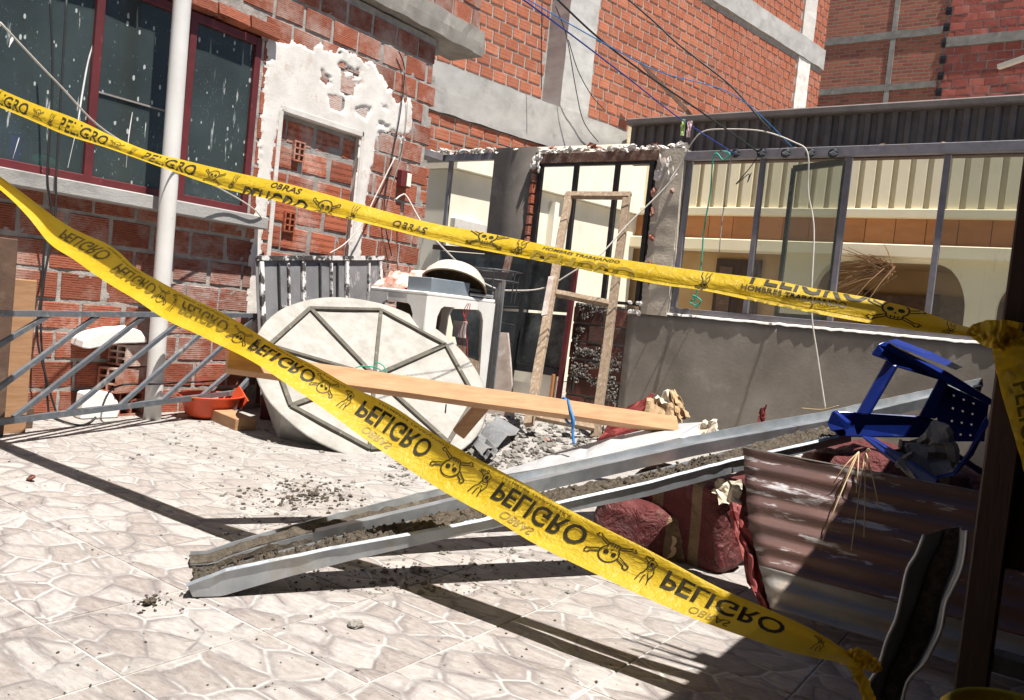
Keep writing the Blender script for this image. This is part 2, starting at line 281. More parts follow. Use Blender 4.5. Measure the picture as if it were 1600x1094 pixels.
# rusty painted corrugated roofing
MT['painted_sheet'] = pm('painted_sheet', (0.13, 0.072, 0.06), (0.095, 0.06, 0.055), 6, 0.34, 0.25, 0.35, 40, (0.44, 0.42, 0.42), 9, (0.565, 0.63), stretch=(0.45, 1, 3.0))
MT['zinc_sheet'] = pm('zinc_sheet', (0.25, 0.235, 0.215), (0.19, 0.178, 0.165), 6, 0.5, 0.45, 0.3, 40, (0.3, 0.22, 0.16), 5)

# thin red brick laid far away (courses under 10 px: too far to tell apart)
def far_brick_mat():
    m, t, b, o = new_mat('thin_brick')
    g = coords(t)
    sep = N_(t, "ShaderNodeSeparateXYZ"); t.links.new(g, sep.inputs[0]); c = N_(t, "ShaderNodeCombineXYZ")
    t.links.new(sep.outputs[0], c.inputs[0]); t.links.new(sep.outputs[2], c.inputs[1])
    nz = N_(t, "ShaderNodeTexNoise"); nz.inputs["Scale"].default_value = 2.0; t.links.new(c.outputs[0], nz.inputs["Vector"])
    ma = N_(t, "ShaderNodeVectorMath", operation='MULTIPLY_ADD'); ma.inputs[1].default_value = (0.05, 0.05, 0); t.links.new(nz.outputs["Color"], ma.inputs[0]); t.links.new(c.outputs[0], ma.inputs[2])
    br = N_(t, "ShaderNodeTexBrick"); t.links.new(ma.outputs[0], br.inputs["Vector"])
    br.inputs["Color1"].default_value = (0.37, 0.125, 0.07, 1); br.inputs["Color2"].default_value = (0.24, 0.075, 0.047, 1); br.inputs["Mortar"].default_value = (0.27, 0.20, 0.16, 1)
    br.inputs["Scale"].default_value = 1.0; br.inputs["Mortar Size"].default_value = 0.012; br.inputs["Brick Width"].default_value = 0.26; br.inputs["Row Height"].default_value = 0.09
    br.inputs["Mortar Smooth"].default_value = 0.3
    col = mix_(t, ramp_(t, noise_(t, g, 1.5, 7, 0.7), 0.35, 0.7), br.outputs[0], mix_(t, 1.0, br.outputs[0], (1.25, 1.2, 1.15), 'MULTIPLY'))
    t.links.new(col, b.inputs["Base Color"]); b.inputs["Roughness"].default_value = 0.9
    bump_(t, b, math_(t, 'SUBTRACT', 1.0, br.outputs["Fac"]), 0.8, 0.02)
    return m
MT['thin_brick'] = far_brick_mat()

# ------------------------------------------------------------------ mesh builder
ORG = {}
class MB:
    def __init__(s): s.v = []; s.f = []
    def add(s, vs, fs):
        k = len(s.v); s.v += [Vector(p) for p in vs]; s.f += [tuple(i + k for i in f) for f in fs]; return s
    def box(s, lo, hi):
        x0, y0, z0 = lo; x1, y1, z1 = hi
        return s.add([(x0,y0,z0),(x1,y0,z0),(x1,y1,z0),(x0,y1,z0),(x0,y0,z1),(x1,y0,z1),(x1,y1,z1),(x0,y1,z1)],
                     [(0,3,2,1),(4,5,6,7),(0,1,5,4),(1,2,6,5),(2,3,7,6),(3,0,4,7)])
    def bar(s, a, b, wd, ht, up=(0, 0, 1), wob=0.0, seg=1):
        """rectangular bar from a to b; wd across, ht along 'up'"""
        a = Vector(a); b = Vector(b); d = (b - a).normalized(); u = Vector(up); u = (u - d * u.dot(d)).normalized(); sd = d.cross(u)
        vs = []
        for i in range(seg + 1):
            c = a.lerp(b, i / seg)
            if wob and 0 < i < seg: c = c + Vector((random.uniform(-wob, wob) for _ in range(3)))
            for p, q in ((-1,-1),(1,-1),(1,1),(-1,1)): vs.append(c + sd * (p * wd / 2) + u * (q * ht / 2))
        fs = [(0,1,2,3), tuple(4 * seg + i for i in (3,2,1,0))]
        for i in range(seg):
            k = 4 * i
            for j in range(4): fs.append((k + j, k + 4 + j, k + 4 + (j + 1) % 4, k + (j + 1) % 4))
        return s.add(vs, fs)
    def tube(s, pts, r, n=6, cap=True):
        pts = [Vector(p) for p in pts]; vs = []; L = len(pts); ref = None
        for i, p in enumerate(pts):
            d = (pts[min(i + 1, L - 1)] - pts[max(i - 1, 0)]).normalized()
            if ref is None: ref = d.orthogonal().normalized()
            ref = (ref - d * ref.dot(d)).normalized(); q = d.cross(ref)
            rr = r[i] if isinstance(r, (list, tuple)) else r
            for k in range(n): a = 2 * math.pi * k / n; vs.append(p + ref * (math.cos(a) * rr) + q * (math.sin(a) * rr))
        fs = [(i * n + k, i * n + (k + 1) % n, (i + 1) * n + (k + 1) % n, (i + 1) * n + k) for i in range(L - 1) for k in range(n)]
        if cap: fs += [tuple(range(n - 1, -1, -1)), tuple((L - 1) * n + k for k in range(n))]
        return s.add(vs, fs)
    def prism(s, pts, off):
        """closed polygon swept by a vector"""
        pts = [Vector(p) for p in pts]; off = Vector(off); n = len(pts)
        return s.add(pts + [p + off for p in pts], [tuple(range(n - 1, -1, -1)), tuple(range(n, 2 * n))] + [(i, (i + 1) % n, n + (i + 1) % n, n + i) for i in range(n)])
    def sheet(s, rows, thick=None, off=None):
        """grid of points -> surface, optionally doubled to a thin solid"""
        nr = len(rows); nc = len(rows[0]); k = len(s.v)
        fl = [Vector(p) for r in rows for p in r]
        fs = [(i*nc+j, i*nc+j+1, (i+1)*nc+j+1, (i+1)*nc+j) for i in range(nr-1) for j in range(nc-1)]
        if thick:
            nn = Vector(off).normalized() * thick; m = nr * nc
            fl = fl + [p + nn for p in fl]
            fs = fs + [tuple(i + m for i in reversed(f)) for f in fs]
            bd = [(0*nc+j) for j in range(nc)] + [i*nc+nc-1 for i in range(1, nr)] + [(nr-1)*nc+j for j in range(nc-2, -1, -1)] + [i*nc for i in range(nr-2, 0, -1)]
            fs += [(bd[i], bd[(i+1) % len(bd)], bd[(i+1) % len(bd)] + m, bd[i] + m) for i in range(len(bd))]
        return s.add(fl, fs)
    def build(s, name, mat, parent=None, smooth=False, label=None, cat=None, group=None, kind=None, bevel=0.0, org=None):
        if parent is not None: o0 = ORG[parent.name]
        elif org is not None: o0 = Vector(org)
        else:
            n = len(s.v); xs = [p.x for p in s.v]; ys = [p.y for p in s.v]; zs = [p.z for p in s.v]
            o0 = Vector(((min(xs) + max(xs)) / 2, (min(ys) + max(ys)) / 2, min(zs)))
        me = bpy.data.meshes.new(name); me.from_pydata([p - o0 for p in s.v], [], s.f); me.update()
        if mat: me.materials.append(MT[mat] if isinstance(mat, str) else mat)
        import bmesh
        bm = bmesh.new(); bm.from_mesh(me); bmesh.ops.recalc_face_normals(bm, faces=bm.faces)
        if bevel: bmesh.ops.bevel(bm, geom=list(bm.edges), offset=bevel, segments=1, affect='EDGES', profile=0.5)
        bm.to_mesh(me); bm.free()
        if smooth: me.shade_smooth()
        o = bpy.data.objects.new(name, me); COL.objects.link(o); ORG[o.name] = o0
        if parent is not None: o.parent = parent
        else: o.location = o0
        tag(o, label, cat, group, kind); return o
def tag(o, label=None, cat=None, group=None, kind=None):
    for k, v in (('label', label), ('category', cat), ('group', group), ('kind', kind)):
        if v: o[k] = v
    return o
def empty(name, loc, label, cat, group=None, kind=None):
    o = bpy.data.objects.new(name, None); o.empty_display_size = 0.1; o.location = loc; COL.objects.link(o); ORG[o.name] = Vector(loc)
    return tag(o, label, cat, group, kind)
def inst(name, me, parent, loc, rotz=0.0, scale=(1, 1, 1), rot=None):
    o = bpy.data.objects.new(name, me); COL.objects.link(o); o.parent = parent; o.location = Vector(loc) - ORG[parent.name]
    o.rotation_euler = rot if rot else (0, 0, rotz); o.scale = scale; ORG[o.name] = ORG[parent.name]; return o
def nz(x, y=0.0, z=0.0): return mnoise.noise((x, y, z))
def curve_pts(ps, n=8):
    """Catmull-Rom through points"""
    ps = [Vector(p) for p in ps]; out = []
    for i in range(len(ps) - 1):
        p0 = ps[max(i - 1, 0)]; p1 = ps[i]; p2 = ps[i + 1]; p3 = ps[min(i + 2, len(ps) - 1)]
        for k in range(n):
            t = k / n
            out.append(0.5 * ((2 * p1) + (p2 - p0) * t + (2 * p0 - 5 * p1 + 4 * p2 - p3) * t * t + (3 * p1 - p0 - 3 * p2 + p3) * t ** 3))
    out.append(ps[-1]); return out
def wire(name, pts, r, mat, label, cat, group=None, n=5, parent=None, seg=8):
    m = MB(); m.tube(curve_pts(pts, seg), r, n); return m.build(name, mat, parent, True, label, cat, group)
def sag(a, b, s, n=12):
    a = Vector(a); b = Vector(b)
    return [a.lerp(b, i / n) - Vector((0, 0, s * 4 * (i / n) * (1 - i / n))) for i in range(n + 1)]

# brick pieces: local X along the wall, Y outward, Z up; chamfered uneven face
def brick_mesh(name, L, H, D, mat, seed, jit=0.003, ch=0.004):
    rg = random.Random(seed); m = MB(); j = lambda a: rg.uniform(-a, a)
    q = [(-L/2, -H/2), (L/2, -H/2), (L/2, H/2), (-L/2, H/2)]
    q = [(x + j(jit), z + j(jit)) for x, z in q]
    back = [(x, -D, z) for x, z in q]; mid = [(x, -ch + j(0.001), z) for x, z in q]
    fr = [(x * (1 - 2 * ch / L), j(jit * 0.7), z * (1 - 2 * ch / H)) for x, z in q]
    m.add(back + mid + fr, [(8,9,10,11)] + [(i, (i+1) % 4, 4 + (i+1) % 4, 4 + i) for i in range(4)] + [(4 + i, 4 + (i+1) % 4, 8 + (i+1) % 4, 8 + i) for i in range(4)])
    me = bpy.data.meshes.new(name); me.from_pydata([p for p in m.v], [], m.f)
    import bmesh
    bm = bmesh.new(); bm.from_mesh(me); bmesh.ops.recalc_face_normals(bm, faces=bm.faces); bm.to_mesh(me); bm.free()
    me.materials.append(MT[mat]); return me
def brick_layout(s0, s1, z0, z1, L, H, g, skip=None, jit=0.0, seed=1):
    rg = random.Random(seed); out = []; z = z0; row = 0
    while z + H * 0.6 < z1:
        s = s0 - (0 if row % 2 else (L + g) / 2) + rg.uniform(-jit, jit)
        while s < s1:
            a = max(s, s0); b = min(s + L, s1)
            if b - a > 0.05:
                parts = [(a, b)]
                if skip:
                    k = skip(a, b, z, z + H)
                    parts = k if isinstance(k, list) else ([] if k else parts)
                for (p, q_) in parts:
                    if q_ - p > 0.04: out.append(((p + q_) / 2, z + H / 2, q_ - p))
            s += L + g + rg.uniform(-jit, jit) * 0.5
        z += H + g; row += 1
    return out
def lay(parent, O, ang, lst, meshes, L, H, D, mat, dist=True, cap=300):
    """put bricks of a layout on a wall; the 300 that show largest as pieces, the rest joined"""
    O = Vector(O); ca, sa = math.cos(ang), math.sin(ang); ax = Vector((ca, sa, 0)); ay = Vector((-sa, ca, 0))
    P = [(O + ax * s + Vector((0, 0, z)), s, z, l) for s, z, l in lst]
    P.sort(key=lambda p: (p[0] - CAM).length)
    rg = random.Random(3)
    for p, s, z, l in P[:cap]:
        o = inst('brick', rg.choice(meshes), parent, p + ay * rg.uniform(-0.004, 0.003), ang, (l / L, 1, 1))
        o.rotation_euler = (rg.uniform(-.012, .012), rg.uniform(-.006, .006), ang + rg.uniform(-.01, .01))
    if P[cap:]:
        m = MB()
        for p, s, z, l in P[cap:]:
            c = p; hx = l / 2; hz = H / 2
            vs = []
            for yy, k in ((-D, 1), (0, 1)):
                for sx, sz in ((-1,-1),(1,-1),(1,1),(-1,1)): vs.append(c + ax * (sx * hx) + ay * (yy + rg.uniform(-.003, .003)) + Vector((0, 0, sz * hz)))
            m.add(vs, [(4,5,6,7)] + [(i, (i+1) % 4, 4 + (i+1) % 4, 4 + i) for i in range(4)])
        m.build('brick_infill', mat, parent, kind='stuff')

_oct = [(1,0,0),(-1,0,0),(0,1,0),(0,-1,0),(0,0,1),(0,0,-1)] + [(a*.62,b*.62,c*.62) for a in (1,-1) for b in (1,-1) for c in (1,-1)]
_octf = []
for _k, (_a, _b, _c) in enumerate([(a, b, c) for a in (1,-1) for b in (1,-1) for c in (1,-1)]):
    _x, _y, _zv = (0 if _a > 0 else 1), (2 if _b > 0 else 3), (4 if _c > 0 else 5); _m = 6 + _k
    for _p, _q in ((_x, _y), (_y, _zv), (_zv, _x)): _octf.append((_p, _q, _m) if _a * _b * _c > 0 else (_q, _p, _m))
def chunk(m, c, r, rg, sq=(1, 1, 1)):
    """angular broken lump"""
    a = rg.uniform(0, 6.28); ca, sa = math.cos(a), math.sin(a); t = rg.uniform(-.5, .5); ct, s_t = math.cos(t), math.sin(t); st = rg.uniform(.7, 1.3)
    vs = []
    for x, y, z in _oct:
        f = rg.uniform(.62, 1.12) * r; x = x * f * sq[0] * st; y = y * f * sq[1] / st; z = z * f * sq[2]
        x, z = x * ct - z * s_t, x * s_t + z * ct
        vs.append(Vector((c[0] + x * ca - y * sa, c[1] + x * sa + y * ca, c[2] + z)))
    m.add(vs, _octf)

# ================================================================== THE SETTING
# ---- ground and paving
g = MB(); g.box((-60, -40, -0.30), (60, 80, -0.012)); g.build('ground', 'concrete_dark', None, kind='structure', org=(0, 0, -0.3))
TS = 0.3755; TX0, TY0 = -1.638, 0.957
fl = MB(); fl.box((-4.9, -1.5, -0.011), (2.6, 6.75, -0.0035))
floor = fl.build('floor', 'grout', None, kind='structure', org=(0, 0, 0))
tiles = []
for sd in range(3):
    m = MB(); h = TS / 2 - 0.0028; c = 0.0025
    m.add([(-h, -h, -.008), (h, -h, -.008), (h, h, -.008), (-h, h, -.008), (-h, -h, -c*.6), (h, -h, -c*.6), (h, h, -c*.6), (-h, h, -c*.6), (-h+c, -h+c, 0), (h-c, -h+c, 0), (h-c, h-c, 0), (-h+c, h-c, 0)],
          [(8,9,10,11)] + [(i, (i+1) % 4, 4+(i+1) % 4, 4+i) for i in range(4)] + [(4+i, 4+(i+1) % 4, 8+(i+1) % 4, 8+i) for i in range(4)])
    me = bpy.data.meshes.new('tile'); me.from_pydata(m.v, [], m.f); me.materials.append(MT['tile']); tiles.append(me)
cand = []
for i in range(-9, 11):
    for j in range(-5, 16):
        x = TX0 + (i + .5) * TS; y = TY0 + (j + .5) * TS
        if -4.95 < x < 2.2 and -1 < y < 6.75: cand.append((x, y))
cand.sort(key=lambda p: (Vector((p[0], p[1], 0)) - CAM).dot(FWD) < 0.6 and 99 or (Vector((p[0], p[1], 0)) - CAM).length)
rest = MB()
for n_, (x, y) in enumerate(cand):
    if n_ < 300:
        o = inst('tile', tiles[n_ % 3], floor, (x, y, random.uniform(-.0006, .0006)), 0)
        o.rotation_euler = (random.uniform(-.002, .002), random.uniform(-.002, .002), random.choice((0, math.pi)))
    else:
        h = TS / 2 - .003; rest.add([(x-h, y-h, -.0005), (x+h, y-h, -.0005), (x+h, y+h, -.0005), (x-h, y+h, -.0005)], [(0, 1, 2, 3)])
if rest.v: rest.build('tile_infill', 'tile', floor, kind='stuff')

# ---- left house: bare hollow brick wall with steel window, bricked-up door and broken plaster
XW = -4.85
LH = empty('brick_house', (XW, 3.0, 0), 'bare hollow-brick house wall with red steel window and patchy white plaster round a bricked-up door', 'house')
def yz(px, py): p = gx(px, py, XW); return p.y, p.z
DY0, DY1, DZ1 = 3.67, 4.47, 2.16          # door opening
WZ0, WZ1, WY1 = 1.375, 2.585, 3.47        # window opening
def edge_y(z): return 5.20 + 0.05 * (int(z / 0.178) % 2) + 0.03 * nz(z * 3, 5)
def skip_l(a, b, z0, z1):
    zc = (z0 + z1) / 2
    if zc > 3.12: return True
    lo, hi = -b, -a                        # y range
    segs = [(lo, min(hi, edge_y(zc)))]
    if WZ0 - .05 < zc < WZ1 + .10: segs = [(max(p, WY1 + .02), q) for p, q in segs]
    if zc < DZ1 + .05:
        out = []
        for p, q in segs: out += [(p, min(q, DY0 - .01)), (max(p, DY1 + .01), q)]
        segs = out
    return [(-q, -p) for p, q in segs if q - p > .05]
BL, BH, BG = 0.238, 0.150, 0.0235
near = [brick_mesh('brick', BL, BH, .09, 'brick_near', s) for s in range(6)]
A90 = -math.pi / 2
lst = brick_layout(-5.26, -1.05, 0.0, 3.14, BL, BH, BG, skip_l, 0.02, 4)
# upper storey standing on the slab, reaching farther along
up = brick_layout(-5.72, -3.2, 3.42, 4.6, BL, BH, BG, None, 0.02, 9)
lay(LH, (XW, 0, 0), A90, [l for l in lst if l[0] > -5.3], near, BL, BH, .09, 'brick_near')
lay(LH, (XW + .03, 0, 0), A90, up, near, BL, BH, .09, 'brick_near')
# mortar bed: lumpy surface just behind the brick faces
def lumpy(name, parent, y0, y1, z0, z1, xf, amp, step, mat, hole=None, seed=0.0):
    ny = int((y1 - y0) / step) + 1; nzc = int((z1 - z0) / step) + 1; m = MB(); idx = {}
    vs = []
    for i in range(nzc + 1):
        for j in range(ny + 1):
            y = y0 + (y1 - y0) * j / ny; z = z0 + (z1 - z0) * i / nzc
            d = amp * (mnoise.fractal((y * 9 + seed, z * 9, seed), 0.9, 2.2, 4))
            vs.append((xf + d, y, z))
    fs = []
    for i in range(nzc):
        for j in range(ny):
            yc = y0 + (y1 - y0) * (j + .5) / ny; zc = z0 + (z1 - z0) * (i + .5) / nzc
            if hole and hole(yc, zc): continue
            k = i * (ny + 1) + j; fs.append((k, k + 1, k + ny + 2, k + ny + 1))
    m.add(vs, fs); return m.build(name, mat, parent, True)
lumpy('mortar', LH, 1.0, 5.24, 0.0, 3.16, XW - .0075, .0065, .022, 'mortar',
      lambda y, z: (WZ0 - .02 < z < WZ1 + .02 and y < WY1 + .0) or (z < DZ1 + .02 and DY0 < y < DY1) or y > edge_y(z) - .0)
m = MB(); m.box((XW - .25, -1, 0), (XW - .06, 1.0, 4.6)); m.box((XW - .25, 1.0, 0), (XW - .06, 5.15, WZ0 - .02)); m.box((XW - .25, WY1 + .01, WZ0 - .02), (XW - .06, 5.15, 3.15))
m.box((XW - .25, 1.0, WZ1 + .02), (XW - .06, WY1 + .01, 3.15)); m.box((XW - .25, 1.0, 3.40), (XW + .019, 5.70, 4.62)); m.build('core_wall', 'mortar', LH)
# slab edge / ring beam sticking out at first-floor height
sl_ = MB(); rows = []
for i in range(40):
    y = 2.5 + (5.74 - 2.5) * i / 39; e = .012 * nz(y * 7, 1); e2 = .02 * nz(y * 5, 9)
    rows.append([(XW - .3, y, 3.175 + e2*.3), (XW + .085 + e, y, 3.175 + e2), (XW + .09 + e*1.5, y, 3.28), (XW + .085 + e2, y, 3.395 + e), (XW - .3, y, 3.40)])
sl_.sheet(rows); sl_.add(rows[-1], [(0, 1, 2, 3, 4)]); sl_.build('slab', 'concrete_dark', LH, False)
# bricks-on-edge lintel over the window
m = [brick_mesh('brick', .24, .075, .12, 'brick_near', 40 + s, .006) for s in range(3)]
for i in range(9):
    y = 1.45 + i * .25
    inst('brick', m[i % 3], LH, (XW + .055, y, WZ1 + .055 + .006 * (i % 3)), A90, rot=(.12, .0, A90 + .02 * (i % 2)))
# window sill, frames, panes
m = MB(); m.bar((XW + .03, 1.0, 1.325), (XW + .03, 3.555, 1.325), .19, .085); m.build('window_sill', 'concrete', LH, bevel=.006)
win = MB()
for y0, y1, z0, z1 in ((1.0, WY1, WZ0, WZ0 + .05), (1.0, WY1, WZ1 - .055, WZ1)): win.box((XW - .05, y0, z0), (XW - .005, y1, z1))
for y in (1.80, 2.365, 2.955, 3.445): win.box((XW - .052, y - .024, WZ0 + .002), (XW - .002, y + .024, WZ1 - .003))
win.build('window_frame', 'red_frame', LH, bevel=.003)
for k, (y0, y1) in enumerate(((1.0, 1.776), (1.824, 2.341), (2.389, 2.931), (2.979, 3.421))):
    m = MB(); m.box((XW - .034, y0, WZ0 + .05), (XW - .029, y1, WZ1 - .055)); m.build('pane', 'glass_splash', LH)
for k, (pts, w_) in enumerate((([(150, 55), (138, 95), (128, 150), (122, 190), (112, 235), (106, 262)], .008), ([(100, 92), (95, 130)], .004), ([(20, 58), (14, 74)], .012), ([(207, 175), (201, 215), (197, 262)], .005), ([(228, 192), (226, 214)], .004), ([(30, 215), (20, 248)], .004))):
    m = MB(); q = [gx(a, b_, XW - .0275) for a, b_ in pts]; q = curve_pts(q, 6); n = len(q); rows = [[p + Vector((0, s * w_ * (.25 + .75 * math.sin(math.pi * min(1, (i + 1) / n * 1.3)) * (1 + .5 * nz(i * .7, k)) if n > 1 else 1), 0)) for s in (-.6, 0, .6)] for i, p in enumerate(q)]
    m.sheet(rows); m.build('paint_drip', 'foam', LH)
m = MB(); m.box((XW - .036, 2.389, 1.915), (XW - .02, 2.931, 1.925)); m.build('glazing_bar', 'cable_grey', LH)
# dim room behind the glass with a few stored things
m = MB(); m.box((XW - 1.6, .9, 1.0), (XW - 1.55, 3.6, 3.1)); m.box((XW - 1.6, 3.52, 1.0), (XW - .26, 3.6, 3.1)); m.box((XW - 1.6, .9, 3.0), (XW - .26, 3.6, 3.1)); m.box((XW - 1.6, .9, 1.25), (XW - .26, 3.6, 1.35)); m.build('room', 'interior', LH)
def lathe(prof, c, n=20, axis=None):
    m = MB(); c = Vector(c); ax = Vector(axis).normalized() if axis else Vector((0, 0, 1)); a = ax.orthogonal().normalized(); b = ax.cross(a)
    vs = []
    for r, h in prof:
        for k in range(n): t = 2 * math.pi * k / n; vs.append(c + ax * h + a * (r * math.cos(t)) + b * (r * math.sin(t)))
    m.add(vs, [(i*n+k, i*n+(k+1) % n, (i+1)*n+(k+1) % n, (i+1)*n+k) for i in range(len(prof)-1) for k in range(n)])
    return m
lathe([(0, 0), (.12, 0), (.13, .03), (.13, .2), (.11, .24), (.05, .27), (.05, .3), (0, .3)], (XW - .16, 1.98, 1.36), 18).build('water_jug', 'cord_blue', None, True, 'blue water jug standing behind the splashed window glass', 'jug')
m = MB(); rows = []
for i in range(9):
    a = i / 8 * math.pi
    rows.append([(XW - .16 + .07 * math.cos(b) * math.sin(a), 2.19 + .11 * math.sin(b) * math.sin(a) , 1.43 - .07 * math.cos(a) + .02 * nz(b * 2, a * 3)) for b in [2 * math.pi * k / 12 for k in range(13)]])
m.sheet(rows); m.build('rag_bundle', 'cord_green', None, True, 'green rag bundle inside the house window beside the blue jug', 'cloth')

# bricked-up door: recessed rougher bricks
dm = [brick_mesh('brick', .245, .155, .09, 'brick_door', 60 + s, .006, .006) for s in range(4)]
dl = brick_layout(-DY1 + .03, -DY0 - .02, 0.02, DZ1 - .02, .235, .165, .028, None, 0.03, 21)
lay(LH, (XW - .055, 0, 0), A90, dl, dm, .245, .155, .09, 'brick_door')
lumpy('mortar', LH, DY0 - .01, DY1 + .01, 0, DZ1 + .02, XW - .066, .010, .02, 'mortar', None, 7.0)
# two hollow bricks laid end-on show their holes
def hollow(parent, c, ang, mat='brick_door', name='brick', nx=2, nzv=3, w=.10, h=.15, d=.22, depth=.06, label=None):
    """hollow brick seen from its end: frame of webs round six open cells"""
    m = MB(); ca, sa = math.cos(ang), math.sin(ang); ax = Vector((ca, sa, 0)); ay = Vector((-sa, ca, 0)); zz = Vector((0, 0, 1)); c = Vector(c)
    t = .012
    def bx(x0, x1, y0, y1, z0, z1):
        q = [c + ax*x + ay*y + zz*z for z in (z0, z1) for x, y in ((x0,y0),(x1,y0),(x1,y1),(x0,y1))]
        m.add(q, [(0,3,2,1),(4,5,6,7),(0,1,5,4),(1,2,6,5),(2,3,7,6),(3,0,4,7)])
    for i in range(nx + 1): x = -w/2 + (w - t) * i / nx; bx(x, x + t, -d, 0, -h/2, h/2)
    for j in range(nzv + 1): z = -h/2 + (h - t) * j / nzv; bx(-w/2 + .001, w/2 - .001, -d + .001, -.001, z, z + t)
    bx(-w/2 + t*.5, w/2 - t*.5, -d*.6, -d*.55, -h/2 + t*.5, h/2 - t*.5)
    return m.build(name, mat, parent, label=label)
for p in ((467, 237), (452, 347)):
    q = gx(p[0], p[1], XW - .04); hollow(LH, (XW - .03, q.y, q.z), A90, 'brick_door', d=.10)

# broken plaster: a thick white coat whose torn edge dives behind the brick faces
def in_poly(P, Y, Z):
    ins = np.zeros(Y.shape, bool); dist = np.full(Y.shape, 9.0); n = len(P)
    for i in range(n):
        (ya, za), (yb, zb) = P[i], P[(i + 1) % n]
        c = ((za > Z) != (zb > Z)) & (Y < (yb - ya) * (Z - za) / (zb - za + 1e-12) + ya); ins ^= c
        ex, ez = yb - ya, zb - za; L2 = ex * ex + ez * ez + 1e-12
        t = np.clip(((Y - ya) * ex + (Z - za) * ez) / L2, 0, 1); dist = np.minimum(dist, np.hypot(Y - ya - t * ex, Z - za - t * ez))
    return np.where(ins, dist, -dist)
polys = [  # photo outlines carried onto the wall plane
    [(424, 62), (470, 70), (520, 78), (560, 88), (590, 112), (606, 140), (630, 160), (640, 185), (628, 202), (588, 205), (575, 200), (440, 168), (432, 190), (405, 400), (400, 520), (388, 520), (392, 400), (404, 300), (412, 150)],
    [(440, 150), (575, 190), (592, 200), (572, 300), (562, 400), (560, 520), (540, 520), (547, 400), (566, 208), (440, 172)],
    [(612, 190), (640, 160), (648, 200), (632, 216), (615, 210)]]
holes = [[(532, 102), (566, 110), (562, 122), (534, 114)], [(503, 114), (520, 118), (516, 130), (500, 126)], [(532, 122), (560, 132), (554, 154), (530, 142)],
         [(514, 152), (540, 158), (538, 175), (515, 170)], [(552, 165), (578, 172), (572, 190), (555, 178)], [(590, 186), (612, 194), (608, 205), (588, 198)], [(596, 164), (607, 168), (604, 175), (594, 171)]]
y0, y1, z0, z1, st = 3.42, 5.0, 0.30, 2.75, 0.0115
ya = np.arange(y0, y1, st); za = np.arange(z0, z1, st); YY, ZZ = np.meshgrid(ya, za)
S = np.full(YY.shape, -9.0)
for P in polys: S = np.maximum(S, in_poly([yz(*p) for p in P], YY, ZZ))
for P in holes: S = np.minimum(S, -in_poly([yz(*p) for p in P], YY, ZZ) )
NZ = np.array([[mnoise.fractal((y * 7, z * 7, 2.0), 0.8, 2.1, 5) for y in ya] for z in za]); N2 = np.array([[nz(y * 3, z * 3, 8) for y in ya] for z in za])
NH = np.array([[mnoise.fractal((y * 26, z * 34, 5.0), 0.7, 2.1, 3) for y in ya] for z in za])
FARD = np.clip((YY - 4.55) / .2, 0, 1) + np.clip((ZZ - 2.28) / .15, 0, 1)
S = S + (0.014 + 0.042 * np.clip(FARD, 0, 1)) * NZ + 0.007 * NH
H = np.clip(S / 0.006, -1, 1) * 0.0045 + 0.0015 + np.where(S > 0, 0.0012 * NZ + 0.004 * N2, 0)
m = MB(); vs = [(XW + H[i, j], YY[i, j], ZZ[i, j]) for i in range(len(za)) for j in range(len(ya))]; nc = len(ya); fs = []
for i in range(len(za) - 1):
    for j in range(nc - 1):
        if S[i:i+2, j:j+2].max() > -0.012: k = i * nc + j; fs.append((k, k + 1, k + nc + 1, k + nc))
used = sorted({a for f in fs for a in f}); rm = {a: b for b, a in enumerate(used)}
m.add([vs[a] for a in used], [tuple(rm[a] for a in f) for f in fs]); m.build('plaster', 'plaster', LH, True)
# plaster reveal inside the door opening
m = MB(); m.box((XW - .07, DY0 - .015, 0.3), (XW + .008, DY0 + .02, DZ1)); m.box((XW - .07, DY1 - .02, 0.3), (XW + .008, DY1 + .015, DZ1 + .03)); m.box((XW - .07, DY0, DZ1 - .015), (XW + .008, DY1, DZ1 + .03)); m.build('reveal', 'plaster', LH, bevel=.004)

# ---- tall brick building behind (bright, facing the sun)
Dw = Vector((.182, .983, 0)).normalized(); Nw = Vector((Dw.y, -Dw.x, 0)); P0 = Vector((-7.3, 8.96, 0))
TB = empty('brick_building', P0, 'tall sunlit orange brick building with grey concrete beams and column rising behind the yard', 'building')
ANG = math.atan2(-Dw.y, -Dw.x)
def tb(t, p, z): return P0 + Dw * t + Nw * p + Vector((0, 0, z))
TL, TH, TG = .232, .146, .026
tall = [brick_mesh('brick', TL, TH, .08, 'brick_tall', 80 + s) for s in range(5)]
def skip_t(a, b, z0, z1):
    zc = (z0 + z1) / 2; t0, t1 = -b, -a
    if 6.97 < zc < 7.44: return True
    segs = [(t0, t1)]
    for c0, c1 in ((1.08, 1.76), (8.54, 9.08)):
        out = []
        for p, q in segs: out += [(p, min(q, c0)), (max(p, c1), q)]
        segs = [(p, q) for p, q in out if q > p]
    return [(-q, -p) for p, q in segs]
tl = brick_layout(-9.66, 2.6, 3.98, 9.2, TL, TH, TG, skip_t, .012, 31)
def vis(l):
    p = tb(-l[0], 0, l[1]) - CAM; dz = p.dot(FWD); x = 800 + F_PX * p.dot(RGT) / dz; y = 547 - F_PX * p.dot(UPV) / dz
    return (660 < x < 1310 and -15 < y < 240)
tv = [l for l in tl if vis(l)]; tr_ = [l for l in tl if not vis(l)]
lay(TB, P0, ANG, tv, tall, TL, TH, .08, 'brick_tall', cap=300)
lay(TB, P0, ANG, tr_, tall, TL, TH, .08, 'brick_tall', cap=0)
lowb = brick_layout(-3.6, 2.6, 2.0, 3.35, TL, TH, TG, None, .012, 33)
lay(TB, P0 + Nw * .36, ANG, lowb, tall, TL, TH, .08, 'brick_tall', cap=90)
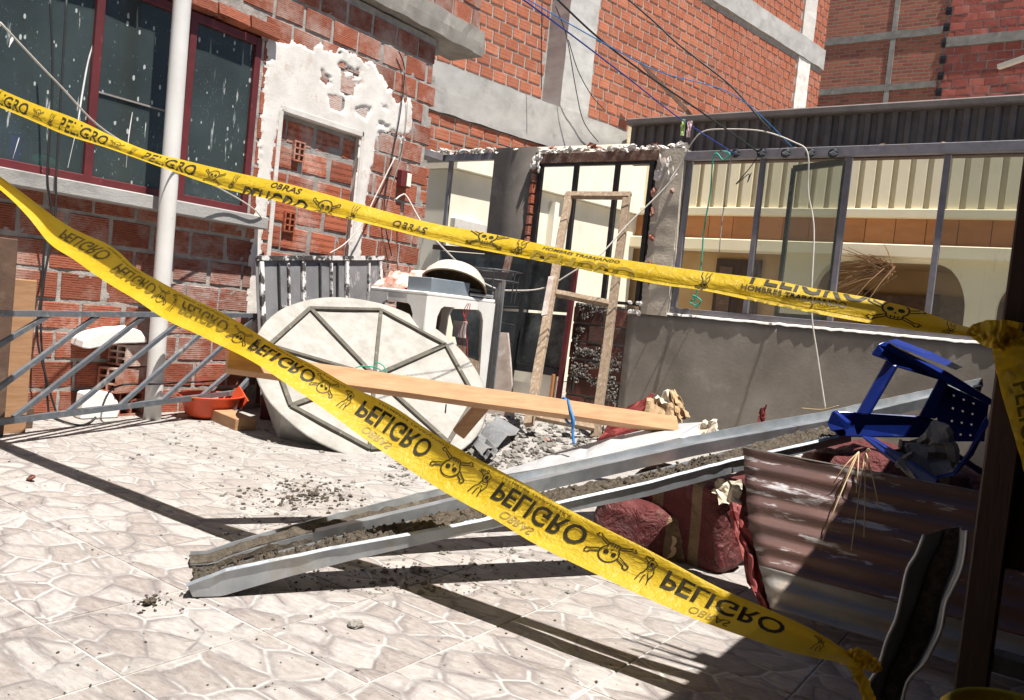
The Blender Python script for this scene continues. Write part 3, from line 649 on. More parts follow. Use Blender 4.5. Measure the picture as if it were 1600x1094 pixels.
def slab_t(m, t0, t1, p0, p1, z0, z1):
    q = [tb(t, p, z) for z in (z0, z1) for t, p in ((t0, p0), (t1, p0), (t1, p1), (t0, p1))]
    m.add(q, [(0,3,2,1),(4,5,6,7),(0,1,5,4),(1,2,6,5),(2,3,7,6),(3,0,4,7)])
m = MB(); slab_t(m, -3, 9.62, -.4, -.012, 1.0, 9.3); m.build('mortar_wall', 'mortar', TB)
m = MB(); slab_t(m, -3, 3.7, -.1, .352, 1.0, 3.36); m.build('mortar_wall', 'mortar', TB)
def rough_beam(name, t0, t1, p0, p1, z0, z1, mat, parent=TB, st=.12):
    m = MB(); n = max(2, int((t1 - t0) / st)); rows = []
    for i in range(n + 1):
        t = t0 + (t1 - t0) * i / n; e = lambda k: .014 * nz(t * 4, k * 3.1)
        rows.append([tb(t, p0, z0 + e(1)), tb(t, p1 + e(2), z0 + e(1)), tb(t, p1 + e(3), (z0 + z1) / 2), tb(t, p1 + e(4), z1 + e(5)), tb(t, p0, z1 + e(5))])
    m.sheet(rows); m.add(rows[0], [(4, 3, 2, 1, 0)]); m.add(rows[-1], [(0, 1, 2, 3, 4)])
    return m.build(name, mat, parent)
rough_beam('beam', -3, 3.6, -.05, .385, 3.37, 3.985, 'concrete')
rough_beam('beam', 4.2, 9.66, -.05, .05, 6.99, 7.42, 'concrete')
def rough_col(name, t0, t1, p0, p1, z0, z1, mat):
    m = MB(); rows = []; n = int((z1 - z0) / .15)
    for i in range(n + 1):
        z = z0 + (z1 - z0) * i / n; e = lambda k: .012 * nz(z * 4, k * 3.1)
        rows.append([tb(t0 + e(1), p0, z), tb(t0 + e(1), p1 + e(2), z), tb(t1 + e(3), p1 + e(4), z), tb(t1 + e(3), p0, z)])
    m.sheet(rows); m.add(rows[-1], [(0, 1, 2, 3)]); return m.build(name, mat, TB)
rough_col('column', 1.115, 1.74, -.05, .38, 3.98, 9.2, 'concrete')
rough_col('column', 8.55, 9.07, -.05, .035, 3.0, 6.98, 'plaster'); rough_col('column', 8.55, 9.07, -.05, .036, 7.43, 9.2, 'plaster')
m = MB(); q0 = gp(1005, 103, P0 + Nw * .3, Nw); q1 = gp(1078, 178, P0 + Nw * 1.6, Nw); m.bar(q0, q1, .20, .05, Nw); m.build('wooden_beam', 'wood_brown', None, label='dark weathered timber sticking out from the sunlit brick building', cat='timber')

# ---- far building at upper right, in grazing light
FB = empty('far_building', (-3.7, 22, 0), 'far building of thin red brick panels and hollow brick divided by grey concrete strips', 'building')
m = MB(); m.box((-7.6, 22.02, 0), (-3.76, 22.4, 11)); o = m.build('brick_panel', 'thin_brick', FB)
m = MB(); m.box((-3.76, 22.06, 0), (3.5, 22.4, 11)); m.build('mortar_wall', 'mortar', FB)
fm = [brick_mesh('brick', .33, .175, .06, 'brick_far', 120 + s, .005) for s in range(4)]
def skip_f(a, b, z0, z1):
    zc = (z0 + z1) / 2
    return 8.45 < zc < 8.70
fll = brick_layout(-3.4, 3.71, 6.3, 10.9, .33, .175, .022, skip_f, .03, 41)
def visf(l):
    p = Vector((-l[0], 22, l[1])) - CAM; dz = p.dot(FWD); return 1440 < 800 + F_PX * p.dot(RGT) / dz < 1640 and -15 < 547 - F_PX * p.dot(UPV) / dz < 190
lay(FB, (0, 22.045, 0), math.pi, [l for l in fll if visf(l)], fm, .33, .175, .06, 'brick_far')
lay(FB, (0, 22.045, 0), math.pi, [l for l in fll if not visf(l)], fm, .33, .175, .06, 'brick_far', cap=0)
for z0, z1, x0, x1 in ((8.80, 8.985, -7.6, -3.80), (7.50, 7.66, -7.6, -3.80), (8.46, 8.69, -3.70, 3.5)):
    m = MB(); n = 26; rows = []
    for i in range(n + 1):
        x = x0 + (x1 - x0) * i / n; e = .018 * nz(x * 3, z0); rows.append([(x, 22.06, z0 + e), (x, 21.985, z0 + e), (x, 21.985, z1 + e), (x, 22.06, z1 + e)])
    m.sheet(rows); m.build('concrete_strip', 'concrete_dark', FB)
m = MB(); m.box((-4.98, 21.99, 0), (-4.86, 22.05, 11)); m.build('concrete_strip', 'concrete_dark', FB)
for k in range(24):                                                   # open ends of toothed bricks
    z = 6.5 + k * .197 * 2
    if z < 10.8:
        m = MB(); m.box((-3.79, 21.99, z), (-3.66, 22.05, z + .17)); m.box((-3.79, 21.97, z + .08), (-3.66, 21.99, z + .09)); m.build('toothing', 'steel_black', FB)
m = MB(); p = gy(1560, 105, 21.4); m.bar(p, p + Vector((1.6, -.6, .30)), .12, .10); m.build('roof_eave', 'cream_pale', FB)

# ---- yard wall at the back with steel window frame
YB = 6.68
YW = empty('yard_wall', (-3.0, YB, 0), 'low grey cement wall under a long steel window frame at the back of the yard', 'wall')
m = MB(); nx_, nz_ = 60, 16; rows = []
for i in range(nz_ + 1):
    z = 1.015 * i / nz_
    rows.append([(-3.50 + 4.6 * j / nx_, YB + .006 * nz(j * .35, z * 3, 4) + .008 * nz(j * .08, z, 1), z + (.006 * nz(j * .9, 7) if i == nz_ else 0)) for j in range(nx_ + 1)])
m.sheet(rows, .16, (0, 1, 0)); m.build('wall', 'cement_grey', YW, True)
m = MB(); rows = []
for j in range(121):
    x = -3.12 + 4.2 * j / 120; e = .008 * nz(x * 14, 3) + .006 * nz(x * 40, 5)
    rows.append([(x, YB - .012 + e, 1.012 + e), (x, YB - .010 + e, 1.030 + e * .8), (x, YB + .06, 1.036 + e * .5), (x, YB + .15, 1.034)])
m.sheet(rows); m.build('mortar_ledge', 'plaster', YW, True)
# steel frame: head beam, bottom rail, mullions
m = MB(); m.box((-3.13, YB - .02, 2.395), (1.1, YB + .05, 2.47)); m.build('head_beam', 'steel_mauve', YW, bevel=.004)
m = MB(); m.box((-3.10, YB + .03, 1.038), (1.1, YB + .085, 1.085)); m.build('bottom_rail', 'steel_mauve', YW, bevel=.003)
MX = [-3.075] + [gy(1187, 270, YB).x, gy(1322, 270, YB).x, gy(1476, 270, YB).x] + [-.25, .5]
for x in MX: m = MB(); m.box((x - .022, YB + .035, 1.086), (x + .022, YB + .08, 2.394)); m.build('mullion', 'steel_mauve', YW, bevel=.003)
for i in (1, 3, 4): m = MB(); m.box((MX[i] + .024, YB + .055, 1.09), (MX[i + 1] - .024, YB + .06, 2.39)); m.build('pane', 'glass_clean', YW)
# casement left ajar
hx = MX[2]; fr = gy(1240, 268, 7.0)
CS = empty('casement', (hx, YB, 1.1), 'open greenish steel window sash with cracked glass swung inward from the yard wall frame', 'window')
A = Vector((hx - .035, YB + .09, 0)); B = Vector((fr.x, 7.0, 0)); zt, zb = 2.37, 1.10
m = MB()
for z in (zt, zb): m.bar(A + Vector((0, 0, z)), B + Vector((0, 0, z)), .03, .05)
for q in (A, B): m.bar(q + Vector((0, 0, zb)), q + Vector((0, 0, zt)), .05, .03, (1, 0, 0))
m.build('sash_frame', pm('sash_green', (.055, .068, .06), (.035, .045, .04), 14, .6, .2, .3, 60, (.2, .2, .18), 14), CS)
m = MB(); m.prism([A + Vector((0, 0, zb + .02)), B + Vector((0, 0, zb + .02)), B + Vector((0, 0, zt - .02)), A + Vector((0, 0, zt - .02))], Vector((.004, .004, 0))); m.build('pane', 'glass_clean', CS)
# cement jamb column with torn brick edge
m = MB(); rows = []
for i in range(61):
    z = 1.0 + 1.50 * i / 60; e = .025 * nz(z * 9, 2) + .015 * nz(z * 25, 4); e2 = .006 * nz(z * 8, 12)
    rows.append([(-3.375 + e, YB + .12, z), (-3.375 + e, YB - .005 + e2, z), (-3.30 + e * .4, YB - .022 + e2, z), (-3.20, YB - .024 + e2, z), (-3.105 + e2, YB - .02, z), (-3.10 + e2, YB + .12, z)])
m.sheet(rows); m.build('jamb_column', pm('old_render', (.52, .46, .37), (.40, .35, .28), 5, .9, 0, .5, 45, (.55, .49, .39), 4, bdist=.01), YW, False)
rg = random.Random(6)
for i, (px, py, a_, b_) in enumerate(((1019, 332, .035, .06), (1022, 300, .04, .05), (1052, 298, .05, .035), (1019, 372, .03, .05), (1016, 415, .03, .07), (1015, 440, .025, .05))):
    m = MB(); chunk(m, gy(px, py, YB - .012), 1.0, rg, (a_, .022, b_)); m.build('exposed_brick', 'brick_door', YW)
m = MB(); m.box((-3.40, YB + .02, 0.9), (-3.385, YB + .09, 2.43)); m.build('jamb_steel', 'steel_black', YW)
# middle window of black steel bars
m = MB(); m.box((-4.72, YB - .01, 2.405), (-3.36, YB + .06, 2.50)); m.build('head_beam', 'rust', YW, bevel=.004)
m = MB(); m.box((-4.70, YB + .01, 2.375), (-3.40, YB + .05, 2.403)); m.build('frame_bar', 'steel_black', YW)
for x in (-4.245, -3.79, -3.43, -4.66): m = MB(); m.box((x - .022, YB + .01, 1.10), (x + .022, YB + .05, 2.374)); m.build('frame_bar', 'steel_black', YW)
m = MB(); m.box((-4.25, YB + .012, 1.07), (-3.42, YB + .048, 1.098)); m.build('frame_bar', 'steel_black', YW)
# grey rendered pier and its torn edge, steel head and slim post to its left
m = MB(); rows = []
for i in range(41):
    z = 2.57 * i / 40; e = .012 * nz(z * 8, 3); e2 = .004 * nz(z * 3, 8)
    rows.append([(-5.235, YB + .15, z), (-5.235, YB - .02 + e2, z), (-4.98, YB - .025 + e2, z), (-4.735 + e, YB - .02 + e2, z), (-4.72 + e, YB + .15, z)])
m.sheet(rows); m.add(rows[-1], [(0, 1, 2, 3, 4)]); m.build('pier', 'cement_panel', YW, True)
for k in range(9):
    z = 1.52 + k * .105; inst('brick', dm[k % 4], YW, (-4.70 + .012 * nz(k), YB + .02, z), math.pi / 2 + 3.14, (.45, .4, .55))
m = MB(); m.box((-6.3, YB, 2.46), (-5.24, YB + .06, 2.53)); m.box((-6.3, YB - .5, 2.46), (-5.95, YB, 2.53)); m.build('head_beam', 'steel_mauve', YW)
p = gy(703, 250, YB); m = MB(); m.box((p.x - .02, YB + .01, 1.2), (p.x + .02, YB + .05, 2.459)); m.build('mullion', 'steel_mauve', YW)
# broken masonry left on top of the frame heads
m = MB(); rg = random.Random(5)
for k in range(260):
    x = rg.uniform(-6.2, -3.15); chunk(m, (x, YB + rg.uniform(-.01, .12), (2.535 if x < -5.24 else 2.51 if x < -4.7 or x > -3.4 else 2.505) + rg.uniform(-.01, .05)), rg.uniform(.012, .040), rg, (1.5, 1, .55))
m.build('broken_plaster', 'plaster', YW, kind='stuff')
m = MB()
for k in range(26): chunk(m, (rg.uniform(-6.2, -3.3), YB + rg.uniform(.05, .14), 2.52 + rg.uniform(-.01, .06)), rg.uniform(.03, .055), rg, (1.5, 1, .6))
m.build('broken_brick', 'brick_door', YW, kind='stuff')
c = gy(838, 250, YB - .04)
m = MB()
for k in range(9): chunk(m, c + Vector((rg.uniform(-.05, .04), rg.uniform(-.005, .02), rg.uniform(-.10, .05))), rg.uniform(.015, .04), rg, (1, .4, 1.3))
c = gy(1040, 262, YB - .02)
for k in range(9): chunk(m, c + Vector((rg.uniform(-.09, .07), rg.uniform(-.005, .01), rg.uniform(-.08, .08))), rg.uniform(.03, .075), rg, (1, .22, 1.2))
c = gy(1000, 480, YB - .02)
for k in range(9): chunk(m, c + Vector((rg.uniform(-.12, .04), rg.uniform(-.005, .02), rg.uniform(-.06, .05))), rg.uniform(.012, .032), rg, (1.2, .35, 1))
m.build('broken_plaster', 'plaster', YW, kind='stuff')
# dark wet brick pier with mortar squeezed out
PR = empty('brick_pier', (-3.8, YB, 0), 'stained dark brick pier spattered with mortar between red post and grey wall', 'pier')
pmesh = [brick_mesh('brick', BL, BH, .09, 'brick_pier', 140 + s) for s in range(3)] if False else None
MT['brick_pier'] = brick_mat('brick_pier', (.16, .05, .035), (.075, .05, .042), .0125, .7, .12, .6)
pmesh = [brick_mesh('brick', BL, BH, .09, 'brick_pier', 140 + s) for s in range(3)]
lay(PR, (0, YB + .012, 0), math.pi, brick_layout(3.505, 4.09, 0.0, 1.06, BL, BH, BG, None, .02, 51), pmesh, BL, BH, .09, 'brick_pier')
m = MB(); m.box((-4.09, YB + .03, 0), (-3.505, YB + .16, 1.05)); m.build('mortar', 'concrete_dark', PR)
m = MB(); rg = random.Random(11)
for k in range(2200):
    x = rg.uniform(-4.05, -3.52); z = rg.uniform(.02, 1.05)
    if nz(x * 4, z * 3.2, 3) + .35 * nz(x * 11, z * 11) > .0: chunk(m, (x, YB + .008, z), rg.uniform(.004, .014), rg, (1.2, .5, .9))
m.build('mortar_spatter', 'concrete_dark', PR, kind='stuff')

# ---- corrugated fascia of the roof behind
RF = empty('roof_fascia', (-1.5, 7.2, 2.55), 'dark corrugated metal roof fascia with flat capping above the yard wall', 'roof')
m = MB(); rows = [[], []]; n = 560; x0, x1 = -3.96, 1.2
for i in range(n + 1):
    x = x0 + (x1 - x0) * i / n; ph = ((x - x0) / .105) % 1.0
    d = 0.0 if ph < .42 else (.030 if .5 < ph < .92 else (.030 * (ph - .42) / .08 if ph <= .5 else .030 * (1 - (ph - .92) / .08)))
    rows[0].append((x, 7.2 + d, 2.54)); rows[1].append((x, 7.2 + d, 2.87))
m.sheet(rows); m.build('corrugated_sheet', 'fascia', RF)
m = MB(); m.box((x0 - .03, 7.13, 2.865), (x1, 7.30, 2.93)); m.build('capping', 'fascia', RF, bevel=.012)
m = MB(); m.box((x0, 7.25, 2.50), (x1, 7.34, 2.86)); m.build('backing', 'wood_brown', RF)
m = MB(); rg = random.Random(8)
for k in range(150): chunk(m, (rg.uniform(x0, 1.0), 7.17 + rg.uniform(-.03, .03), 2.545 + rg.uniform(-.01, .035)), rg.uniform(.012, .035), rg, (1.3, 1, .7))
m.build('foam_lumps', pm('ochre_foam', (.30, .20, .10), (.18, .12, .07), 18, .95, 0, .8, 80, (.36, .33, .29), 6), RF, kind='stuff')

# ---- cream house beyond the wall: sunlit flank and shaded front with fluted balcony
CH = empty('cream_house', (-3.0, 11.4, 0), 'cream rendered house with fluted balcony parapet, orange boarding and arches seen through the window frame', 'house')
m = MB(); m.prism([(-6.0, 6.9, 0), (-6.0, 11.4, 0), (-6.0, 11.4, 2.62), (-6.0, 6.9, 2.42)], (-.35, 0, 0)); m.build('side_wall', 'cream_pale', CH)
m = MB(); m.prism([(-5.90, 6.86, 2.423), (-5.90, 11.39, 2.625), (-5.90, 11.39, 3.75), (-5.90, 6.86, 2.62)], (-.45, 0, 0)); m.build('overhang', 'cream_pale', CH)
m = MB(); m.box((-6.002, 6.95, 1.78), (-5.93, 7.55, 1.88)); m.build('ledge', 'plaster', CH)
m = MB(); m.box((-6.002, 8.9, 0), (-5.90, 9.0, 2.4)); m.build('pilaster', 'cream_pale', CH)
m = MB(); m.box((-6.34, 11.42, 2.70), (2.5, 11.7, 4.1)); m.build('balcony_wall', 'cream', CH)
rb = MB(); rb.box((-.065, -.07, 0), (.065, .0, 1.30)); rme = bpy.data.meshes.new('flute'); rme.from_pydata(rb.v, [], rb.f); rme.materials.append(MT['cream'])
for k in range(41): inst('flute', rme, CH, (-5.90 + k * .205, 11.415, 2.745))
m = MB(); m.box((-6.3, 11.28, 2.63), (2.5, 11.44, 2.742)); m.build('parapet_rail', 'cream', CH, bevel=.01)
for k in range(24):
    m = MB(); x = -6.25 + k * .365; m.box((x, 11.40, 2.285), (x + .357, 11.44, 2.628)); m.build('board', 'orange_board', CH)
m = MB(); m.box((-6.3, 11.43, 2.28), (2.5, 11.7, 2.64)); m.build('boarding_back', 'wood_dark', CH)
m = MB(); m.box((-6.3, 11.24, 2.115), (2.5, 11.5, 2.28)); m.build('beam', 'cream', CH, bevel=.012)
def arch(m, x0, x1, z0, z1, rx, rz, y, n=14):
    """outline of an arched opening, from bottom left over the crown to bottom right"""
    pts = [(x0, z0)] + [(x0 + rx - rx * math.cos(a), z1 - rz + rz * math.sin(a)) for a in [math.pi / 2 * i / n for i in range(n + 1)]]
    pts += [(x1 - rx + rx * math.sin(a), z1 - rz + rz * math.cos(a)) for a in [math.pi / 2 * i / n for i in range(n + 1)]] + [(x1, z0)]
    return pts
m = MB()
def wall_with_arch(xa, xb, pts, y, ztop):
    vs = [(xa, 0), (xa, ztop), (xb, ztop), (xb, 0)]
    L = [(xa, 0)] + [(xa, ztop)]
    n = len(pts); half = n // 2
    poly1 = [(xa, 0), pts[0]] + pts[1:half] + [(pts[half - 1][0], ztop), (xa, ztop)]
    poly2 = [(pts[half - 1][0], ztop)] + pts[half - 1:] + [(xb, 0), (xb, ztop)]
    for P in (poly1, poly2): m.prism([(a, y, b) for a, b in P], (0, .22, 0))
a1 = gy(1262, 480, 11.4).x; a2 = gy(1505, 500, 11.4).x; b1 = gy(1556, 480, 11.4).x
wall_with_arch(-3.62, (a2 + b1) / 2, arch(m, a1, a2, 0, 2.08, .42, .62, 11.4), 11.42, 2.118)
wall_with_arch((a2 + b1) / 2 + .001, 2.5, arch(m, b1, 2.2, 0, 2.05, .5, .5, 11.4), 11.42, 2.118)
m.build('arcade_wall', 'cream', CH)
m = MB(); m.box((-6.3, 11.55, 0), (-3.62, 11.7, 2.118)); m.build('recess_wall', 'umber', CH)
d0 = gy(1120, 410, 11.5); d1 = gy(1190, 410, 11.5)
m = MB(); m.box((d0.x, 11.50, 0), (d1.x, 11.549, 2.02)); dr = m.build('door', 'wood_dark', CH)
m = MB(); m.box((d0.x + .06, 11.488, .2), (d0.x + .26, 11.501, 1.9)); m.build('door_panel', 'wood_brown', dr)
m = MB(); m.box((d1.x - .26, 11.488, .2), (d1.x - .06, 11.501, 1.9)); m.build('door_panel', 'wood_dark', dr)
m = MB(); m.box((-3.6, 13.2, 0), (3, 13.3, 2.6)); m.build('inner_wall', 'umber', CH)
m = MB(); m.box((-2.9, 13.1, 0), (-1.0, 13.19, 1.75)); m.build('inner_door', 'wood_brown', CH)
for x in (-2.9, -1.95, -1.05): m = MB(); m.box((x, 13.06, 0), (x + .09, 13.10, 1.80)); m.build('door_post', 'wood_dark', CH)
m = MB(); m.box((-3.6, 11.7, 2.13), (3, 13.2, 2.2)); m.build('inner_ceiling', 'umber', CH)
# dry palm frond stuffed under the arch
m = MB(); rg = random.Random(2); c = gy(1385, 425, 11.2)
for k in range(70):
    a = rg.gauss(math.pi, .55); L = rg.uniform(.25, .75); d = Vector((math.cos(a), rg.uniform(-.25, .2), math.sin(a) * .8 - .15)) * L
    s0 = c + Vector((rg.uniform(-.12, .12), rg.uniform(-.08, .08), rg.uniform(-.08, .12)))
    m.tube([s0, s0 + d * .5 + Vector((0, 0, .03)), s0 + d], [.010, .008, .003], 4)
m.build('palm_thatch', 'palm', None, label='bundle of dry brown palm thatch hanging under the cream arch', cat='thatch')

# ---- shelter over the camera's right: its roof edge throws the deep shade at right
SH = empty('shelter', (1.2, 2.5, 0), 'dark shelter with brown timber post at right, plus unseen walls added to cut the sky light', 'shelter')
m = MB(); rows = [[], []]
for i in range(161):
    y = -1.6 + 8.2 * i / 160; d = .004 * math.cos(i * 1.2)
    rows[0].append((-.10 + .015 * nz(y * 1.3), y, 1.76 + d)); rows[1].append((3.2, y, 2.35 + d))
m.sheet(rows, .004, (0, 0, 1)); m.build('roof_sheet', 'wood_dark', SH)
m = MB(); m.box((1.3, -1.6, 0), (1.4, 6.6, 2.0)); m.build('side_sky_blocker', 'wood_dark', SH)  # unseen walls at right, added to block sky light and deepen the shade
m = MB(); m.box((.2, 6.2, 0), (1.3, 6.3, 1.8)); m.build('side_sky_blocker', 'wood_dark', SH)
m = MB(); m.box((-2.6, -.7, 0), (1.4, -.6, 4.6)); m.build('rear_sky_blocker', 'wood_brown', SH)  # unseen wall behind the camera, added to hold back sky light for contrast
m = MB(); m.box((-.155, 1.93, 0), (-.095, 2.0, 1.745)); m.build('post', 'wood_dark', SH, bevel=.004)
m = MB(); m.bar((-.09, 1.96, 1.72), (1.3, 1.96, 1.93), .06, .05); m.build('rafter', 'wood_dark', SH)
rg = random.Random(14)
for k in range(4):  # unseen canes added at the roof edge to cast finger shadows on the paving
    a = Vector((-.06, 1.84 + .042 * k + rg.uniform(-.012, .012), 1.77)); m = MB(); m.tube([a, a + Vector((-.26 + .03 * abs(k - 2.5) - rg.uniform(0, .06), -.05 + .012 * k, .02 + rg.uniform(-.03, .03)))], [.012, .005], 5); m.build('shadow_cane', 'straw', SH)
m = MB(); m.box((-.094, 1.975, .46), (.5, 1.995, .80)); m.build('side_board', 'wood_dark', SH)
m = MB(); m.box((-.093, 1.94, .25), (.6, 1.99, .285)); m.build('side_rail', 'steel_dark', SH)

# ================================================================== THINGS
V = Vector
# ---- white drain pipe
b = V((-4.63, 2.76, 0)); t_ = gx(285, 0, -4.60); top = b + (t_ - b) * 1.55
m = MB(); m.tube([b.lerp(top, i / 20) for i in range(21)], .051, 20); DP = m.build('drain_pipe', 'white_pvc', None, True, 'tall white plastic drain pipe standing in front of the house window', 'pipe')

# ---- black and white cables down the wall
for k, (pts, lab) in enumerate((([(78, 0), (82, 120), (74, 270), (80, 330), (68, 400), (64, 520), (72, 600), (76, 645)], 'black cable hanging in front of the window, left of the pair'),
                                ([(104, 0), (95, 150), (88, 270), (86, 340), (70, 430), (58, 520), (72, 590), (88, 645)], 'black cable hanging in front of the window, right of the pair'))):
    wire('hanging_cable', [gx(a, b_, XW + .13 + .02 * k) for a, b_ in pts], .006, 'cable_black', lab, 'cable')
wire('loose_cable', [gx(0, 35, -4.1), gx(90, 130, -4.2), gx(180, 215, -4.4), gx(335, 290, -4.65), gx(400, 330, -4.7), gx(420, 365, -4.8)], .005, 'cable_white', 'thin pale cable running down diagonally across the house window', 'cable')
wire('floor_cable', [gz(70, 640, .01), gz(90, 655, .01), gz(130, 664, .01), gz(155, 645, .03), gx(180, 605, -4.5), gx(250, 600, -4.55), gx(340, 595, -4.7)], .006, 'cable_black', 'black cable looping on the floor behind the railing', 'cable')
wire('wall_cable', [gx(623, 80, XW + .02), gx(632, 110, XW + .02), gx(625, 180, XW + .03), gx(612, 250, XW + .03), gx(600, 330, XW + .03), gx(612, 400, XW + .03)], .005, 'cable_black', 'black cable pinned up the brick wall right of the plaster', 'cable')
wire('wall_cable', [gx(632, 110, XW + .025), gx(636, 170, XW + .02), gx(628, 240, XW + .03), gx(610, 300, XW + .05), gx(600, 380, XW + .04), gx(606, 415, XW + .03)], .0035, 'cable_grey', 'thin grey cable beside the black one up the brick wall', 'cable')
wire('drooping_cable', [gx(617, 246, XW + .03), gx(590, 300, XW + .06), gx(565, 350, XW + .08), gx(540, 380, XW + .08), gx(515, 396, XW + .06)], .006, 'cable_white', 'thick white cable drooping past the bricked-up door', 'cable')
# ---- socket box on the wall
c = gx(631, 280, XW + .03); SB = empty('socket_box', c, 'small red electrical box with a pale socket fixed to the brick wall', 'electrical box')
m = MB(); m.box(c + V((-.03, -.055, -.07)), c + V((.03, .055, .07))); m.build('box', 'red_frame', SB, bevel=.006)
m = MB(); m.box(c + V((.031, .0, -.06)), c + V((.042, .05, .05))); m.build('socket', 'cream_pale', SB, bevel=.004)

# ---- steel stair railing propped along the wall
RA, RB = V((-4.72, 3.516, 0)), V((-4.13, 1.71, 0)); RP, RN = vp(RA, RB)
def rp(px, py): return gp(px, py, RP, RN)
RL = empty('stair_railing', rp(150, 600), 'grey steel stair railing of slanted bars propped along the brick wall', 'railing')
m = MB(); m.bar(rp(-60, 489), rp(402, 493), .028, .028); m.build('top_bar', 'steel_rail', RL)
m = MB(); m.bar(rp(-60, 660), rp(0, 659), .030, .030); m.bar(rp(0, 659), rp(371, 613), .030, .030); m.bar(rp(371, 613), rp(398, 583), .03, .03); m.bar(rp(398, 583), rp(432, 556), .03, .03); m.build('bottom_bar', 'steel_rail', RL)
for a, b_ in (((-70, 580), (80, 490)), ((-40, 634), (154, 492)), ((21, 653), (226, 493)), ((107, 643), (292, 494)), ((187, 634), (345, 494)), ((253, 626), (398, 496)), ((316, 618), (410, 538))):
    m = MB(); m.bar(rp(*a), rp(*b_), .022, .022, (0, 0, 1)); m.build('slanted_bar', 'steel_rail', RL)

# ---- timber at the left edge
m = MB(); a = gx(40, 640, -4.45); m.box((-4.47, a.y - .115, 0), (-4.43, a.y, gx(28, 436, -4.45).z)); m.build('wooden_board', 'wood', None, label='upright pale yellow board at the left edge by the railing', cat='board', bevel=.003)
m = MB(); a = gx(12, 640, -4.40); m.box((-4.44, a.y - .14, 0), (-4.35, a.y - .03, 0.99)); m.build('wooden_post', 'wood_brown', None, label='dark brown upright timber at the left edge beside the pale board', cat='timber', bevel=.004)
m = MB(); a = gz(0, 672, 0); m.box((a.x - .12, a.y - .25, .0), (a.x + .0, a.y + .16, .11)); m.build('wooden_block', 'wood_brown', None, label='brown timber block on the floor at the left edge', cat='timber', bevel=.004)

# ---- hollow bricks, foam and basin at the wall foot
base = gz(190, 650, 0)
bx_ = base.x - .02; by_ = base.y
def loose_brick(c, ang, label, mat='brick_white', d=.22, w=.16, h=.15):
    return hollow_loose(c, ang, label, mat, d, w, h)
MT['brick_white'] = brick_mat('brick_white', (.36, .11, .055), (.42, .14, .08), .0125, .8, .85, .5, (.42, .58))
def hollow_loose(c, ang, label, mat, d, w, h):
    E_ = hollow(None, c, ang, mat, 'hollow_brick', 2, 3, w, h, d)
    tag(E_, label, 'brick', 'loose hollow bricks at the foot of the house wall'); return E_
hollow_loose(V((bx_ + .03, by_ + .05, .076)), A90 + .12, 'lowest hollow brick of the small pile by the white pipe, open end forward', 'brick_white', .2, .17, .15)
hollow_loose(V((bx_ + .04, by_ - .12, .228)), A90 - 1.2, 'loose hollow brick in the middle of the small pile beside the white pipe', 'brick_white', .26, .14, .15)
hollow_loose(V((bx_ + .02, by_ - .06, .380)), A90 - 1.25, 'whitewash-stained hollow brick on top of the small pile beside the white pipe', 'brick_white', .22, .14, .13)
m = MB(); c0 = V((bx_ + .10, by_ - .10, .452)); pts = [(-.21, -.03), (-.205, .015), (-.13, .055), (-.02, .082), (.10, .095), (.135, .085), (.185, .02), (.17, .012), (.0, .002), (-.17, -.035)]
m.prism([c0 + V((.0, y, z)) for y, z in pts], (-.15, 0, 0.01)); m.build('packing_foam', 'foam', None, False, 'white moulded foam cover lying on top of the hollow bricks', 'foam', bevel=.006)
m = MB(); c1 = V((bx_ + .03, by_ - .16, 0)); rgf = random.Random(3)
pts = [(-.12, 0), (.10, 0), (.115, .05), (.09, .11), (.05, .155), (-.03, .165), (-.11, .16)]
m.prism([c1 + V((.06, y, z)) for y, z in pts], (-.10, 0, 0)); m.build('foam_block', 'foam', None, label='broken white foam block on the floor left of the lowest hollow brick', cat='foam', bevel=.01)

c = V((-4.60, 3.14, .005))
BS = empty('plastic_basin', c, 'orange-red plastic basin on the floor right of the white pipe', 'basin')
def basin_m(c, s, prof, n=28, squash=1.0):
    m = MB(); vs = []
    for r, h in prof:
        for k in range(n): a = 2 * math.pi * k / n; vs.append(V(c) + V((math.cos(a) * r * s * squash, math.sin(a) * r * s, h * s)))
    m.add(vs, [(i*n+k, i*n+(k+1) % n, (i+1)*n+(k+1) % n, (i+1)*n+k) for i in range(len(prof)-1) for k in range(n)]); return m
basin_m(c, 1, [(0, 0), (.13, 0), (.16, .02), (.195, .12), (.215, .145), (.225, .145), (.222, .135), (.20, .13), (.15, .03), (.12, .012), (0, .012)], squash=.8).build('bowl', 'red_plastic', BS, True)
m = MB(); m.bar(c + V((.0, .19, .09)), c + V((.05, .21, .155)), .14, .012, (0, 1, 0)); m.build('handle_lug', 'red_plastic', BS)
m = MB(); m.sheet([[c + V((-.08 + .05 * j + .01 * nz(i, j), -.18 + .05 * i, .12 + .03 * nz(i * .7, j * .9, 2))) for j in range(4)] for i in range(4)], .004, (0, 0, 1)); m.build('green_scrap', 'green_plastic', None, label='crumpled green plastic scrap resting in the red basin', cat='scrap')

# ---- thick timber offcut and dark red metal box
m = MB(); a = gz(350, 650, .035); b_ = gz(384, 664, .035); d = (b_ - a).normalized(); m.bar(a - d * .12, b_, .13, .075); m.build('timber_offcut', 'wood', None, label='short thick timber offcut lying in front of the white tank lid', cat='timber', bevel=.004)
a = gz(405, 655, 0); m = MB(); m.prism([a, a + V((.22, .10, 0)), a + V((.12, .32, 0)), a + V((-.10, .22, 0))], (0, 0, .34)); m.build('metal_box', 'red_box', None, label='dark red metal box standing behind the white faceted lid', cat='box', bevel=.004)
m = MB(); a = gz(398, 640, 0); m.box((a.x - .2, a.y - .02, 0), (a.x - .12, a.y + .05, .42)); m.build('white_batten', 'cream_pale', None, label='upright white batten between railing end and red metal box', cat='batten')

